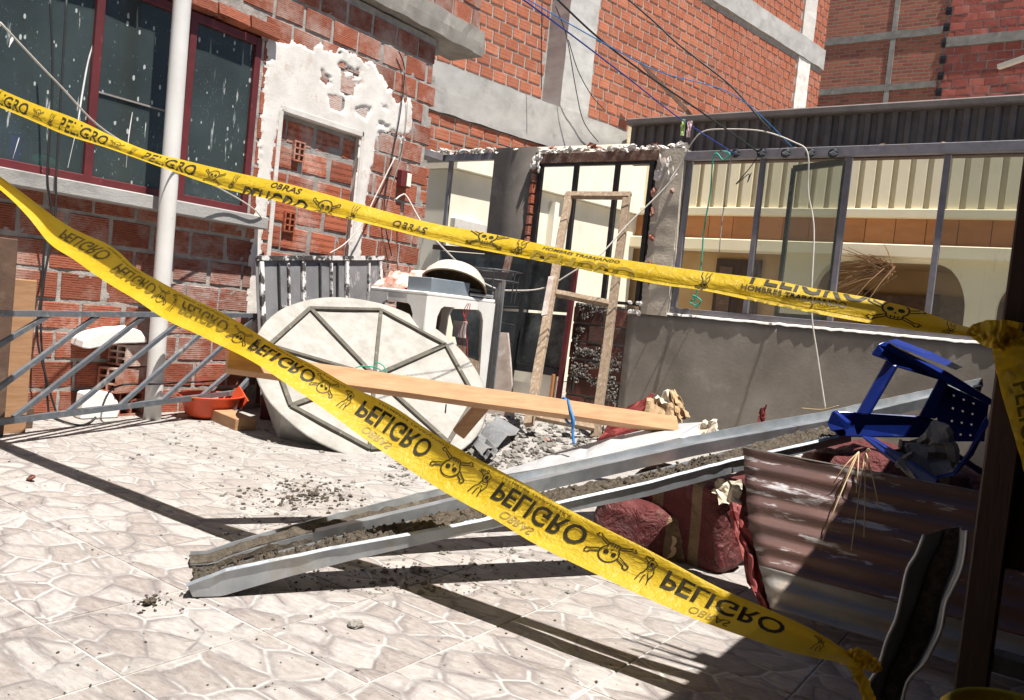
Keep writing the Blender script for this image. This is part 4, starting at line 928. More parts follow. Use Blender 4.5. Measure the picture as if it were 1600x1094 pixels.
# ---- old steel sheet door leaning on the house wall
XP = -4.70
SD = empty('steel_door', gx(500, 560, XP), 'old grey steel door sheet with peeling white bars leaning on the brick wall', 'door')
cs = [gx(399, 404, XP), gx(597, 404, XP + .02), gx(592, 640, XP + .18), gx(408, 640, XP + .18)]
def bil(u, v): return cs[0].lerp(cs[1], u).lerp(cs[3].lerp(cs[2], u), v)
m = MB(); m.sheet([[bil(j / 20, i / 12) + V((.006 * nz(i, j * .6), 0, 0)) for j in range(21)] for i in range(13)], .004, (-1, 0, 0))
m.build('sheet', pm('flaked_grey', (.235, .23, .235), (.16, .155, .16), 6, .6, .25, .25, 60, (.5, .47, .46), 8, (.58, .68), stretch=(1, 1, .5)), SD)
MT['peeling'] = pm('peeling', (.045, .042, .042), (.08, .07, .065), 20, .7, .1, .4, 80, (.74, .72, .69), 11, (.47, .53))
def dbar(u0, v0, u1, v1, wd=.022, name='bar', mat='peeling'):
    m = MB(); m.bar(bil(u0, v0) + V((.016, 0, 0)), bil(u1, v1) + V((.016, 0, 0)), wd, .02, (1, 0, 0)); m.build(name, mat, SD)
dbar(0, -.004, 1, -.004, .032, 'top_bar')
for u in (.03, .33, .68, .975): dbar(u, .02, u, 1, .030)
for u in (.22, .55, .87): dbar(u, .03, u, .62, .012)
for u in (.15, .46, .60): dbar(u, .03, u, .98, .010, 'bar', 'steel_dark')
for u0, u1, v in ((.16, .32, .32), (.46, .66, .33), (.8, .96, .33)): dbar(u0, v, u1, v, .010)

# ---- white faceted lid lying on its side
Dp = 5.15; k_ = Dp / F_PX
def cvec(x, y, z): return (RGT * x - UPV * y + FWD * z) * k_
LC = CAM + ray(587, 583) * Dp
e0 = cvec(-125.5, -110.5, 60); e2 = cvec(106, -47, 135); R0 = e0.length; e0.normalize(); e2 = (e2 - e0 * e2.dot(e0)).normalized(); nrm = e0.cross(e2)
if nrm.dot(CAM - LC) < 0: nrm = -nrm
TK = empty('tank_lid', LC - nrm * .2, 'large white faceted fibreglass tank lid with black ribs lying tilted on the floor', 'lid')
def lp(a, r, h=0.0): return LC + e0 * (math.cos(a) * r * R0) + e2 * (math.sin(a) * r * R0) + nrm * h
m = MB(); n = 64; vs = [LC + nrm * -.035]; rings = [(.25, -.028), (.5, -.02), (.75, -.010), (.98, 0.0), (1.04, .004), (1.055, -.004), (1.04, -.016)]
for r, h in rings:
    for k in range(n):
        a = 2 * math.pi * k / n; rr = r * (1 + (.008 * nz(math.cos(a) * 3, math.sin(a) * 3) if r > .9 else 0)); vs.append(lp(a, rr, h + .006 * nz(r * 4 * math.cos(a), r * 4 * math.sin(a), 3)))
fs = [(0, 1 + k, 1 + (k + 1) % n) for k in range(n)] + [(1 + i*n + k, 1 + (i+1)*n + k, 1 + (i+1)*n + (k+1) % n, 1 + i*n + (k+1) % n) for i in range(len(rings)-1) for k in range(n)]
m.add(vs, fs); m.build('face', 'tank', TK, True)
m = MB(); o8 = lambda r, h, ph=0.0: [lp(math.pi / 4 * k + ph, r, h) for k in range(8)]
A_, B_, C_ = o8(1.01, -.012), o8(.93, -.31), o8(.55, -.40)
m.add(A_ + B_ + C_, [(k, (k+1) % 8, 8 + (k+1) % 8, 8 + k) for k in range(8)] + [(8 + k, 8 + (k+1) % 8, 16 + (k+1) % 8, 16 + k) for k in range(8)] + [tuple(range(16, 24))])
m.build('underside', 'tank', TK)
for k in range(8):
    a = math.pi / 4 * k; b_ = a + math.pi / 4
    m = MB(); m.bar(lp(a, .93, .004), lp(b_, .93, .004), .026, .024, nrm); m.build('rim_rib', 'tank_rib', TK)
    m = MB(); m.bar(lp(a, .04, -.028), lp(a, .93, .004), .024 if k % 2 else .030, .022, nrm); m.build('spoke_rib', 'tank_rib', TK)
wire('green_string', [lp(0, .02, .02), lp(.4, .06, .05), lp(2, .05, .06), lp(3, .12, .03), lp(4.4, .03, .06), lp(5.0, .22, .07), lp(4.6, .3, .05)], .004, 'cord_green', 'green string knotted at the centre of the white faceted lid', 'string')

# ---- plank on edge across the yard, with its stub leg and blue string
PA, PB = V((-2.37, 1.665, .617)), V((-1.49, 3.42, .452)); pd = (PB - PA).normalized(); side = pd.cross(V((0, 0, 1))).normalized()
upk = (V((0, 0, 1)) * .86 - side * .51).normalized()
PK = empty('timber_beam', PA.lerp(PB, .5), 'long pale sawn timber resting across the gutter in front of the white lid', 'timber')
m = MB(); m.bar(PA, PB, .045, .072, upk, .0015, 6); m.build('plank', 'wood', PK, bevel=.002)
lt = PA.lerp(PB, .52); m = MB(); m.bar(lt - V((0, 0, .0)) - side * .03, lt + V((-.09, -.06, -.16)) - side * .03, .055, .03, side); m.build('stub_leg', 'wood', PK, bevel=.003)
for f in (.42, .62, .8, .93): q = PA.lerp(PB, f) - V((0, 0, .045)) ; m = MB(); m.tube([q + side * .0, q + V((0, 0, -.035))], .003, 5); m.build('nail', 'steel_dark', PK)
q = PA.lerp(PB, .70); ck = [q + upk * .05 + side * .03, q + side * .035, q - upk * .05 + side * .03, q - upk * .06, q - upk * .03 - side * .03, q + upk * .03 - side * .03, q + upk * .05 + side * .01, q + side * .045 - upk * .03, q - upk * .09 + side * .02, q - upk * .15 + side * .01]
wire('blue_string', ck, .006, 'cord_light_blue', 'bright blue string tied round the long timber', 'string')

# ---- plastic table with junk on it
cr = gy(668, 455, 4.25); th = math.radians(38); fwd_h = _fh; S_ = .76; SL_ = .60
eL = (-_rt * math.cos(th) + fwd_h * math.sin(th)); eR = (_rt * math.sin(th) + fwd_h * math.cos(th)); tz = .972; C0 = V((cr.x, cr.y, 0))
TBL = empty('plastic_table', C0 + (eL + eR) * S_ / 2, 'white plastic garden table piled with junk behind the white lid', 'table')
def tp(u, v, z): return C0 + eL * (u * SL_) + eR * (v * S_) + V((0, 0, z))
m = MB(); m.add([tp(u, v, z) for z in (tz - .028, tz) for u, v in ((0, 0), (1, 0), (1, 1), (0, 1))], [(0,3,2,1),(4,5,6,7),(0,1,5,4),(1,2,6,5),(2,3,7,6),(3,0,4,7)]); m.build('table_top', 'white_plastic', TBL, bevel=.008)
for (u0, v0, du, dv) in ((0, 0, 1, 0), (0, 0, 0, 1), (1, 0, 0, 1), (0, 1, 1, 0)):
    m = MB(); a = tp(u0 + (.03 if du else .012 * (1 - 2*u0)), v0 + (.03 if dv else .012 * (1 - 2*v0)), tz - .06); b_ = tp(u0 + du * .97 + (0 if du else .012 * (1 - 2*u0)), v0 + dv * .97 + (0 if dv else .012 * (1 - 2*v0)), tz - .06)
    m.bar(a, b_, .012, .064); m.build('apron', 'white_plastic', TBL)
prof = [(0, tz - .029), (.20, tz - .029), (.20, tz - .085), (.155, tz - .11), (.125, tz - .17), (.075, 0), (.02, 0)]
for u0, v0 in ((0, 0), (1, 0), (1, 1), (0, 1)):
    su, sv = 1 - 2 * u0, 1 - 2 * v0; m = MB()
    m.prism([tp(u0 + su * p / SL_, v0, z) for p, z in prof], eR * (.014 * sv)); m.prism([tp(u0, v0 + sv * p / S_, z) for p, z in prof], eL * (.014 * su))
    m.build('leg', 'white_plastic', TBL)
# crumpled cloth
m = MB(); n1 = 22; rows = []
for i in range(n1):
    row = []
    for j in range(n1):
        u = i / (n1 - 1); v = j / (n1 - 1); q = tp(.44 + .58 * u, .02 + .6 * v, tz)
        ed = math.sin(math.pi * u) * math.sin(math.pi * v)
        hgt = .004 + (ed ** .5) * (.125 + .10 * nz(u * 4.1, v * 4.1, 2) + .055 * nz(u * 9, v * 9, 5)); row.append(q + V((0, 0, max(hgt, .003))) + eL * (.02 * nz(u * 6, v * 5, 9)))
    rows.append(row)
m.sheet(rows, .004, (0, 0, -1)); m.build('red_cloth', 'cloth_red', None, True, 'crumpled red and white checked cloth on the left of the plastic table', 'cloth')
# blue-grey tin drawer
q = [tp(.04, .12, tz + .002), tp(.37, .02, tz + .002), tp(.50, .50, tz + .002), tp(.17, .60, tz + .002)]
q = [tp(.02, .60, tz+.002), tp(.02, .06, tz+.002), tp(.40, .04, tz+.002), tp(.42, .58, tz+.002)]
m = MB(); m.prism(q, (0, 0, .10)); m.build('metal_tray', 'tin', None, label='blue-grey sheet metal tray lying on the plastic table', cat='tray', bevel=.004)
# old enamel basin upside down
bc = tp(.36, .66, tz + .10)
MT['enamel'] = pm('enamel', (.62, .59, .54), (.54, .50, .44), 5, .5, 0, .1, 40, (.30, .22, .13), 6, (.56, .68)); MT['enamel_stain'] = pm('enamel_stain', (.26, .19, .11), (.19, .135, .08), 7, .7, 0, .3, 40, (.4, .34, .25), 5)
bax = V((-.20, .42, .88)).normalized(); BE = empty('enamel_basin', bc, 'stained pale enamel basin tipped over on the plastic table', 'basin')
lathe([(0, .10), (.12, .10), (.19, .085), (.235, .03), (.255, -.03), (.262, -.036)], bc, 36, bax).build('shell', 'enamel', BE, True)
lathe([(.262, -.036), (.262, -.042), (.248, -.042), (.225, .025), (.18, .075), (0, .09)], bc, 36, bax).build('lining', 'enamel_stain', BE, True)
for k, (u, v, z) in enumerate(((.02, .90, .02), (.10, .80, .055))):
    m = MB(); p = tp(u, v - .3, tz + z); p2 = tp(u, v + .06, tz + z); m.tube([p, p2], .013, 12, False); m.tube([p2, p], .010, 12, False); m.build('tube', 'galv', None, label=('lower' if k == 0 else 'upper') + ' of two short steel tubes on the right edge of the plastic table', cat='tube')
# wire ring rack behind the table
rc = tp(.35, 1.25, tz + .13); m = MB()
for h, r in ((.11, .22), (.03, .21)): m.tube([rc + V((math.cos(a) * r, math.sin(a) * r, h)) for a in [2 * math.pi * k / 28 for k in range(29)]], .006, 5)
for k in range(7): a = 2 * math.pi * k / 7; m.tube([rc + V((math.cos(a) * .22, math.sin(a) * .22, .11)), rc + V((math.cos(a) * .2, math.sin(a) * .2, -.14))], .005, 5)
m.bar(rc + V((-.2, 0, .06)), rc + V((.2, 0, .06)), .02, .08); m.build('wire_rack', 'steel_dark', None, label='round black wire rack standing behind the plastic table', cat='rack')
m = MB(); p = tp(.02, 1.12, .2)
for k in range(4): m.bar(p + eL * (k * .03) + V((0, 0, 0)), p + eL * (k * .03) + V((0, 0, .93 - .03 * k)), .026, .012, eR)
m.build('ribbed_strip', 'galv_dull', None, label='upright ribbed zinc strip standing at the right of the plastic table', cat='metal strip')
# things stored under the table
m = MB(); m.prism([tp(.20, .30, .05), tp(.95, .28, .05), tp(.95, .34, .88), tp(.20, .36, .86)], eR * .02); m.build('brown_panel', 'wood_brown', None, label='brown wooden panel stored under the plastic table', cat='panel')
m = MB(); m.prism([tp(-.02, .30, .0), tp(-.02, .62, .0), tp(.0, .62, .60), tp(.0, .30, .62)], eL * .02); m.build('leaning_board', 'wood_brown', None, label='brown weathered board standing under the right side of the plastic table', cat='panel')
m = MB(); m.prism([tp(.02, .66, .0), tp(.02, .90, .0), tp(.02, .90, .48), tp(.02, .66, .52)], eL * .02); m.build('leaning_board', 'wood_old', None, label='rough board beside the table leg under the white switch plate', cat='panel')
q = gy(717, 517, 4.70); m = MB(); m.box(q + V((-.065, 0, -.05)), q + V((.065, .012, .075))); m.build('switch_plate', 'white_plastic', None, label='white switch plate hanging by red wires under the plastic table', cat='switch plate', bevel=.003)
m = MB()
for k in range(3):
    m.tube(curve_pts([gy(735 - 2*k, 474, 4.66), gy(732 - 4*k, 488, 4.66), gy(723 + 3*k, 505, 4.66), gy(718 + 5 * k, 520, 4.67), gy(716 + 7*k, 540, 4.68), gy(712 + 9*k, 556 + 5 * k, 4.68)], 6), .003, 5)
m.build('wire_bundle', 'cord_red', None, True, 'thin red wires dangling from the plastic table past the switch plate', 'wires')

# ---- gate, boards, bars and door frame against the back wall
MG = empty('metal_gate', gy(790, 560, 6.45), 'dark steel sheet gate with black bars standing against the back wall', 'gate')
def gq(px, py, y=6.50): return gy(px, py, y)
MT['gate_sheet'] = pm('gate_sheet', (.085, .088, .088), (.05, .052, .052), 3, .38, .6, .12, 40, (.24, .25, .235), 2.2, (.52, .72), rand=.1)
pts = [[gq(688, 392), gq(820, 402), gq(906, 406)], [gq(700, 478), gq(808, 483), gq(892, 489)]]
m = MB(); m.sheet(pts, .005, (0, 1, 0)); m.build('upper_sheet', 'gate_sheet', MG)
m = MB(); m.sheet([[gq(701, 482), gq(807, 487), gq(891, 493)], [gq(722, 575), gq(802, 572), gq(878, 580)]], .005, (0, 1, 0)); m.build('lower_sheet', 'gate_sheet', MG)
m = MB(); m.sheet([[gq(722, 577), gq(802, 576), gq(872, 582)], [gq(735, 660), gq(795, 655), gq(862, 660)]], .005, (0, 1, 0)); m.build('kick_panel', 'cream_pale', MG)
m = MB(); m.bar(gq(678, 386, 6.47), gq(890, 403, 6.47), .04, .05); m.build('top_bar', 'wood_dark', MG)
m = MB(); m.bar(gq(800, 572, 6.47), gq(875, 583, 6.47), .03, .07); m.build('lock_bar', 'steel_black', MG)
m = MB(); m.bar(gq(827, 400, 6.44), gq(796, 608, 6.44), .035, .035); m.build('stile', 'steel_black', MG)
for (a, b_) in (((746, 420), (822, 428)), ((752, 452), (817, 458)), ((762, 500), (808, 509)), ((768, 532), (803, 539)), ((700, 476), (812, 480))):
    m = MB(); m.tube([gq(*a, 6.43), gq(*b_, 6.43)], .006, 6); m.build('rod', 'steel_dark', MG)
m = MB(); m.tube([gq(792, 425, 6.43), gq(787, 456, 6.43)], .005, 6); m.build('rod', 'steel_dark', MG)
m = MB(); m.bar(gq(903, 395, 6.46), gq(869, 648, 6.46), .045, .04); m.build('red_post', 'red_frame', None, label='slim dark red steel post upright beside the stained brick pier', cat='post')
m = MB(); m.bar(gq(866, 585, 6.44), gq(858, 645, 6.44), .05, .02); m.build('orange_batten', 'orange_board', None, label='short orange-brown batten beside the red post at the gate foot', cat='batten')
a, b_ = gy(797, 388, 6.15), gy(764, 520, 6.0); d = (b_ - a).normalized()
m = MB(); sd_ = d.cross(V((0, -1, 0))).normalized(); m.bar(a, b_ + d * .5, .05, .006, (0, -1, 0)); m.bar(a - sd_ * .022 + V((0, .02, 0)), b_ - sd_ * .022 + d * .5 + V((0, .02, 0)), .006, .045, (0, -1, 0)); AI = m.build('angle_iron', 'rust', None, label='rusty angle iron with bolt holes leaning against the back wall', cat='angle iron')
for f in (.33, .82):
    q = a.lerp(b_, f); m = MB(); m.tube([q + V((0, -.0045, 0)), q + V((0, -.0035, 0))], .012, 10); m.build('bolt_hole', 'steel_black', AI)
m = MB(); m.sheet([[gy(752, 517, 5.75), gy(793, 520, 5.75)], [gy(754, 560, 5.68), gy(797, 562, 5.68)], [gy(757, 655, 5.55), gy(803, 660, 5.55)]], .02, (0, 1, 0)); m.build('stained_board', 'wood_board', None, label='cement-stained board leaning at the back right of the plastic table', cat='board')
# old wooden door frame leaning on the wall
LF = gz(826, 664, .10); RFt = gz(930, 684, .01); LT_ = gy(889, 303, 6.58); RT_ = gy(980, 303, 6.56)
DF = empty('door_frame', LF.lerp(RFt, .5), 'weathered wooden door frame leaning against the back wall', 'door frame')
wd = .068; fn = (RT_ - LT_).cross(LF - LT_).normalized()
for a, b_, nm in ((LT_, LF, 'stile'), (RT_, RFt, 'stile')): m = MB(); m.bar(a, b_, wd, .045, fn, .004, 9); m.build(nm, 'wood_old', DF, bevel=.002)
dx = (RT_ - LT_).normalized() * (wd * .6)
for f, nm, g_ in ((.008, 'head', wd), (.50, 'rail', .055), (.965, 'rail', .06)):
    a, b_ = LT_.lerp(LF, f), RT_.lerp(RFt, f); e = (b_ - a).normalized() * (wd * (.5 if f > .1 else -.5))
    m = MB(); m.bar(a + e, b_ - e, .044 if f > .1 else .047, g_, LT_ - LF, .003, 5); m.build(nm, 'wood_old', DF, bevel=.002)
m = MB(); q = gy(878, 440, 6.3); m.bar(LT_.lerp(LF, .43) + V((-.012, -.03, 0)), LT_.lerp(LF, .60) + V((-.012, -.03, 0)), .012, .05, V((1, 0, 0))); m.build('splinter', 'wood_board', DF)

# ---- roof gutters full of dirt
FP, FN = vp((-1.94, 1.32, 0), (-1.18, 2.50, 0)); fd = V((.76, 1.18, 0)).normalized(); fb = V((-fd.y, fd.x, 0))
secs = [((300, 944), (291, 912)), ((352, 930), (352, 889)), ((452, 901), (452, 868)), ((548, 876), (548, 849)), ((644, 854), (644, 832)), ((780, 824), (768, 808)), ((898, 798), (892, 779)), ((1010, 776), (1010, 753)), ((1106, 750), (1106, 727)), ((1150, 738), (1150, 716)), ((1260, 707), (1260, 692)), ((1330, 690), (1330, 676))]
GT = empty('roof_gutter', gp(300, 944, FP, FN), 'long galvanised gutter with dirt in its channel, nearest in the yard', 'gutter', 'galvanised gutters lying across the yard')
fine = []
for i in range(len(secs) - 1):
    for k in range(6): t = k / 6; fine.append(tuple(tuple(secs[i][q][j] * (1 - t) + secs[i+1][q][j] * t for j in (0, 1)) for q in (0, 1)))
fine.append(secs[-1]); rows = []; dirt = []; ends = []
for i, (bo, tp_) in enumerate(fine):
    B0 = gp(*bo, FP, FN); T0 = gp(*tp_, FP, FN); B0.z = max(B0.z, .004); T0.z = max(T0.z, B0.z + .035)
    wv_ = .006 * nz(i * .35, 4); W_ = .145
    rows.append([T0 + fb * (-.010 + wv_) + V((0, 0, -.006)), T0 + fb * wv_, B0 + fb * .0, B0 + fb * W_, B0 + fb * (W_ + .01) + V((0, 0, .03))])
    ends.append((B0.copy(), T0.copy()))
for i in range(len(ends) - 1):
    for k in range(5):
        t = k / 5; B0 = ends[i][0].lerp(ends[i+1][0], t); T0 = ends[i][1].lerp(ends[i+1][1], t); s_ = i + t; row = []
        fill = .034 + .012 * nz(s_ * .12, 3)
        for f in [c_ / 16 for c_ in range(17)]:
            p = B0 + fb * (.003 + (W_ - .004) * f); p.z += fill + .016 * (1 - f) * .4 + .012 * mnoise.fractal((p.x * 30, p.y * 30, 1.0), .6, 2.0, 4) + .007 * nz(p.x * 110, p.y * 110); row.append(p)
        dirt.append(row)
m = MB(); m.sheet(rows, .0015, (0, 0, 1)); m.build('channel', 'galv', GT, False)
m = MB(); m.sheet(dirt); m.build('dirt_fill', 'dirt', GT, False, kind='stuff')
q0 = rows[0]; m = MB(); m.add([q0[1] , q0[2], q0[2] + fb * .10, q0[1] + fb * .02 - V((0, 0, .006))], [(0, 1, 2, 3)]); m.build('end_flap', 'galv_dull', GT)

QP, QN = vp((-2.15, 1.45, 0), (-1.51, 2.65, 0)); qd = V((.64, 1.2, 0)).normalized(); qb = V((-qd.y, qd.x, 0))
ridge = [(300, 898), (352, 872), (404, 855), (478, 836), (676, 790), (850, 748), (1090, 694), (1294, 658), (1450, 622), (1540, 602)]
rear = [(292, 880), (340, 856), (404, 836), (478, 816), (660, 770), (850, 734), (1010, 698), (1170, 664), (1298, 642), (1458, 608), (1550, 588)]
def at_x(lst, x):
    for (a, b_), (c_, d_) in zip(lst, lst[1:]):
        if a <= x <= c_: return b_ + (d_ - b_) * (x - a) / (c_ - a)
    return lst[0][1] if x < lst[0][0] else lst[-1][1]
G2 = empty('roof_gutter', gp(300, 890, QP, QN), 'long galvanised gutter lying behind the nearest one, rising to the blue stool', 'gutter', 'galvanised gutters lying across the yard')
rows = []; dirt = []
for i in range(91):
    x = 296 + (1535 - 296) * i / 90; A1 = gp(x, at_x(ridge, x), QP, QN); R1 = gp(x, at_x(rear, x) + 1.5 * nz(i * .9), QP + qb * .115, QN); A1.z = max(A1.z, .012); R1.z = max(R1.z, A1.z + .004)
    dn = .05 if i > 10 else .022; wv_ = .004 * nz(i * .5, 8)
    lo = A1 - V((0, 0, min(dn, A1.z - .004)))
    rows.append([lo + qb * .008, A1 + qb * (wv_), A1 + qb * .026 + V((0, 0, .003)), A1 + qb * .034 - V((0, 0, .018)), R1 - V((0, 0, .04)) + qb * (-.01), R1 + qb * wv_, R1 + qb * .016 - V((0, 0, .003))])
    if i < 15: dirt.append([lo + qb * .002, A1 + qb * .002 + V((0, 0, .006 + .008 * nz(i * .9, 2))), A1 + qb * .045 + V((0, 0, .016 + .012 * nz(i * .8, 5))), R1 - qb * .008 - V((0, 0, .006 - .008 * nz(i * .7, 9)))])
    elif i < 38: dirt.append([A1 + qb * .03 + V((0, 0, -.010)), A1 + qb * .05 + V((0, 0, -.004 + .01 * nz(i * .8, 1))), A1 + qb * .075 + V((0, 0, .004 + .012 * nz(i * .8, 5))), R1 - qb * .012 - V((0, 0, .028))])
m = MB(); m.sheet(rows, .0015, (0, 0, 1)); m.build('channel', 'galv', G2, False)
m = MB(); m.sheet(dirt); m.build('dirt_fill', 'dirt', G2, False, kind='stuff')
# loose dirt clods along the gutter mouths and under them
m = MB(); rg = random.Random(21)
for k in range(500):
    i = rg.randrange(0, 54); q = GT and fine[i]; B0 = gp(*fine[i][0], FP, FN); chunk(m, V((B0.x, B0.y, max(B0.z, .0))) + fb * rg.uniform(.01, .14) + V((0, 0, .042)), rg.uniform(.002, .008), rg)
m.build('dirt_clods', 'dirt', GT, kind='stuff')

# ---- bright folded zinc sheet behind the gutters
ZP = QP + qb * .20
lo_ = [(772, 744), (850, 731), (930, 714), (1010, 696), (1062, 684), (1120, 690)]; hi_ = [(815, 728), (852, 712), (935, 689), (1042, 663), (1108, 659), (1128, 676)]
m = MB(); rows = []
for i in range(26):
    f = i / 25 * 5; k = min(int(f), 4); t = f - k
    L_ = [lo_[k][j] * (1 - t) + lo_[k+1][j] * t for j in (0, 1)]; H_ = [hi_[k][j] * (1 - t) + hi_[k+1][j] * t for j in (0, 1)]
    a = gp(*L_, ZP, QN); b_ = gp(*H_, ZP + qb * .22, QN); mm = a.lerp(b_, .5) + V((0, 0, .012 + .02 * nz(i * .5, 6))); rows.append([a - V((0, 0, .03)), a, a.lerp(mm, .5) + V((0, 0, .006 * nz(i, 3))), mm, b_])
m.sheet(rows, .0015, (0, 0, -1)); m.build('zinc_sheet', 'galv_bright', None, False, 'bright crumpled zinc sheet lying behind the gutters under the timber end', 'metal sheet')
# bent zinc scraps beside the lid
for k, (pp, lab) in enumerate(((((735, 690), (775, 650), (812, 672), (752, 712)), 'bent zinc sheet scrap right of the white lid'), (((742, 700), (760, 690), (778, 708), (752, 716)), 'small curled zinc scrap at the foot of the white lid'))):
    q = [gz(*p_, .02 + (.10 - .03 * k if n_ in (1,) else .02 * n_)) for n_, p_ in enumerate(pp)]; m = MB(); rows = []
    for i in range(7):
        rows.append([q[0].lerp(q[1], j / 8).lerp(q[3].lerp(q[2], j / 8), i / 6) + V((0, 0, .018 * math.sin(j * 1.6 + k) + .01 * nz(i, j))) for j in range(9)])
    m.sheet(rows, .0015, (0, 0, 1)); m.build('zinc_scrap', 'galv_dull', None, False, lab, 'metal scrap')

# ---- cement bags
def bag_mat(name, stripes, base, alt):
    m, t, b, o = new_mat(name); ob = coords(t); s = N_(t, "ShaderNodeSeparateXYZ"); t.links.new(ob, s.inputs[0])
    fac = None
    for a, c in stripes:
        g = math_(t, 'MULTIPLY', math_(t, 'GREATER_THAN', s.outputs[0], a), math_(t, 'LESS_THAN', s.outputs[0], c)); fac = g if fac is None else math_(t, 'MAXIMUM', fac, g)
    wv = coords(t, True)
    col = mix_(t, fac, base, alt); col = mix_(t, ramp_(t, noise_(t, wv, 6, 7, .7), .58, .80), col, (.22, .15, .115))
    t.links.new(col, b.inputs["Base Color"]); b.inputs["Roughness"].default_value = .6; bump_(t, b, noise_(t, wv, 13, 6, .6, 1.6), 1.0, .05); return m
MT['bag_striped'] = bag_mat('bag_striped', ((-.13, -.075), (.055, .10)), (.12, .018, .017), (.22, .14, .072))
MT['bag_plain'] = bag_mat('bag_plain', ((.12, .2),), (.12, .02, .019), (.22, .14, .072))
def bag(name, c, sx, sy, sz, rot, mat, label, seed=0, p=.55, nn=(56, 36), wr=1.0):
    m = MB(); rows = []; Rm = Matrix.Rotation(rot[2], 3, 'Z') @ Matrix.Rotation(rot[1], 3, 'Y') @ Matrix.Rotation(rot[0], 3, 'X')
    sg = lambda v, e: math.copysign(abs(v) ** e, v)
    for i in range(nn[1] + 1):
        la = -math.pi / 2 + math.pi * i / nn[1]; row = []
        for j in range(nn[0] + 1):
            lo = 2 * math.pi * (j % nn[0]) / nn[0]
            x = sg(math.cos(la), p) * sg(math.cos(lo), p) * sx; y = sg(math.cos(la), p) * sg(math.sin(lo), p) * sy; z = sg(math.sin(la), p) * sz
            w = V((x, y, z)); w *= 1 + wr * (.10 * nz(x * 7 + seed, y * 7, z * 7) + .07 * nz(x * 15, y * 15 + seed, z * 22) + .03 * abs(nz(x * 31, y * 31 + seed, z * 40))); row.append(V(c) + Rm @ w)
        rows.append(row)
    m.sheet(rows); o = m.build(name, mat, None, True, label, 'cement bag', org=c); return o
bg1 = gy(1055, 850, 2.92)
BG1 = bag('cement_bag', (bg1.x + .01, 3.0, .165), .21, .10, .17, (.12, -.05, -.25), 'bag_striped', 'upright red and kraft cement bag under the gutters with a large printed 3', 1, .24)
bag('cement_bag', (-1.36, 3.0, .09), .22, .17, .10, (0, .12, .5), 'bag_plain', 'slumped red cement bag lying left of the upright one under the gutters', 5, .4)
bag('cement_bag', (-.56, 3.5, .24), .36, .30, .25, (0, .08, .3), 'bag_plain', 'dusty cement bag lying below the blue stool', 9, .4)
bag('cement_bag', (-.98, 3.5, .15), .26, .22, .16, (.1, 0, -.4), 'bag_striped', 'cement bag lying in shade behind the rusty corrugated sheet', 12, .4)
# open empty bag behind: folded paper
def crumple(name, pts, mat, label, cat, thick=.003, amp=.02, n=12, seed=0):
    q = [V(p) for p in pts]; m = MB(); rows = []
    for i in range(n + 1):
        rows.append([q[0].lerp(q[1], j / n).lerp(q[3].lerp(q[2], j / n), i / n) + V((amp * nz(i * 3.6 / n + seed, j * 3.6 / n), amp * nz(i * 3.2 / n, j * 4 / n, 4 + seed) + amp * .35 * nz(i * 9 / n, j * 8 / n, seed), amp * 1.3 * nz(i * 4 / n, j * 3 / n + seed, 7))) for j in range(n + 1)])
    m.sheet(rows, thick, (0, 1, .2)); return m.build(name, mat, None, False, label, cat)
E2 = empty('empty_bag', gy(1020, 660, 4.0), 'torn empty cement bag standing open, red and brown, behind the zinc sheet', 'paper bag')
def crp(name, pts, mat, amp=.02, n=10, seed=0):
    o = crumple(name, pts, mat, None, None, .003, amp, n, seed); w_ = ORG[o.name]; o.parent = E2; o.location = w_ - ORG[E2.name]; return o
crp('red_side', [gy(932, 690, 3.95), gy(968, 640, 4.0), gy(1022, 616, 4.05), gy(1000, 690, 3.95)], 'bag_red', .02, 10, 2)
crp('front_panel', [gy(1000, 690, 3.95), gy(1012, 622, 4.0), gy(1050, 632, 4.02), gy(1062, 690, 3.93)], 'bag_kraft', .03, 10, 4)
crp('torn_mouth', [gy(1018, 622, 4.05), gy(1046, 610, 4.1), gy(1074, 645, 4.08), gy(1058, 675, 4.0)], 'bag_inside', .035, 10, 6)
crp('torn_flap', [gy(1046, 612, 4.08), gy(1054, 608, 4.1), gy(1076, 652, 4.05), gy(1062, 660, 4.02)], 'bag_kraft', .025, 8, 8)
crumple('paper_scrap', [gy(1082, 690, 3.45), gy(1092, 662, 3.5), gy(1118, 655, 3.5), gy(1124, 690, 3.4)], 'bag_inside', 'crumpled pale paper lying on the zinc sheet end', 'paper', .003, .025, 10, 3)
crumple('red_paper', [gz(936, 690, .05), gz(950, 672, .09), gz(990, 680, .10), gz(975, 697, .05)], 'bag_red', 'crumpled red bag paper below the timber end', 'paper', .003, .03, 10, 1)
crumple('red_twist', [gy(1184, 668, 3.6), gy(1186, 640, 3.6), gy(1198, 632, 3.6), gy(1194, 662, 3.6)], 'bag_red', 'small twisted red paper sticking up behind the gutter', 'paper', .003, .012, 6, 5)
crumple('bag_flap', [gy(1112, 770, 2.76), gy(1122, 748, 2.80), gy(1156, 752, 2.82), gy(1152, 800, 2.76)], 'bag_inside', 'torn pale paper flap beside the corrugated sheet edge', 'paper', .003, .02, 10, 9)
crumple('bag_strip', [gy(1136, 800, 2.70), gy(1160, 790, 2.72), gy(1205, 962, 2.56), gy(1188, 958, 2.56)], 'bag_red', 'hanging strip of red and brown bag paper along the left edge of the corrugated sheet', 'paper', .003, .03, 12, 11)
crumple('sack_cloth', [gy(1385, 700, 3.05), gy(1470, 660, 3.2), gy(1500, 745, 3.1), gy(1420, 745, 2.95)], 'concrete_dark', 'grey dusty sack draped under the blue stool', 'sack', .004, .05, 14, 13)

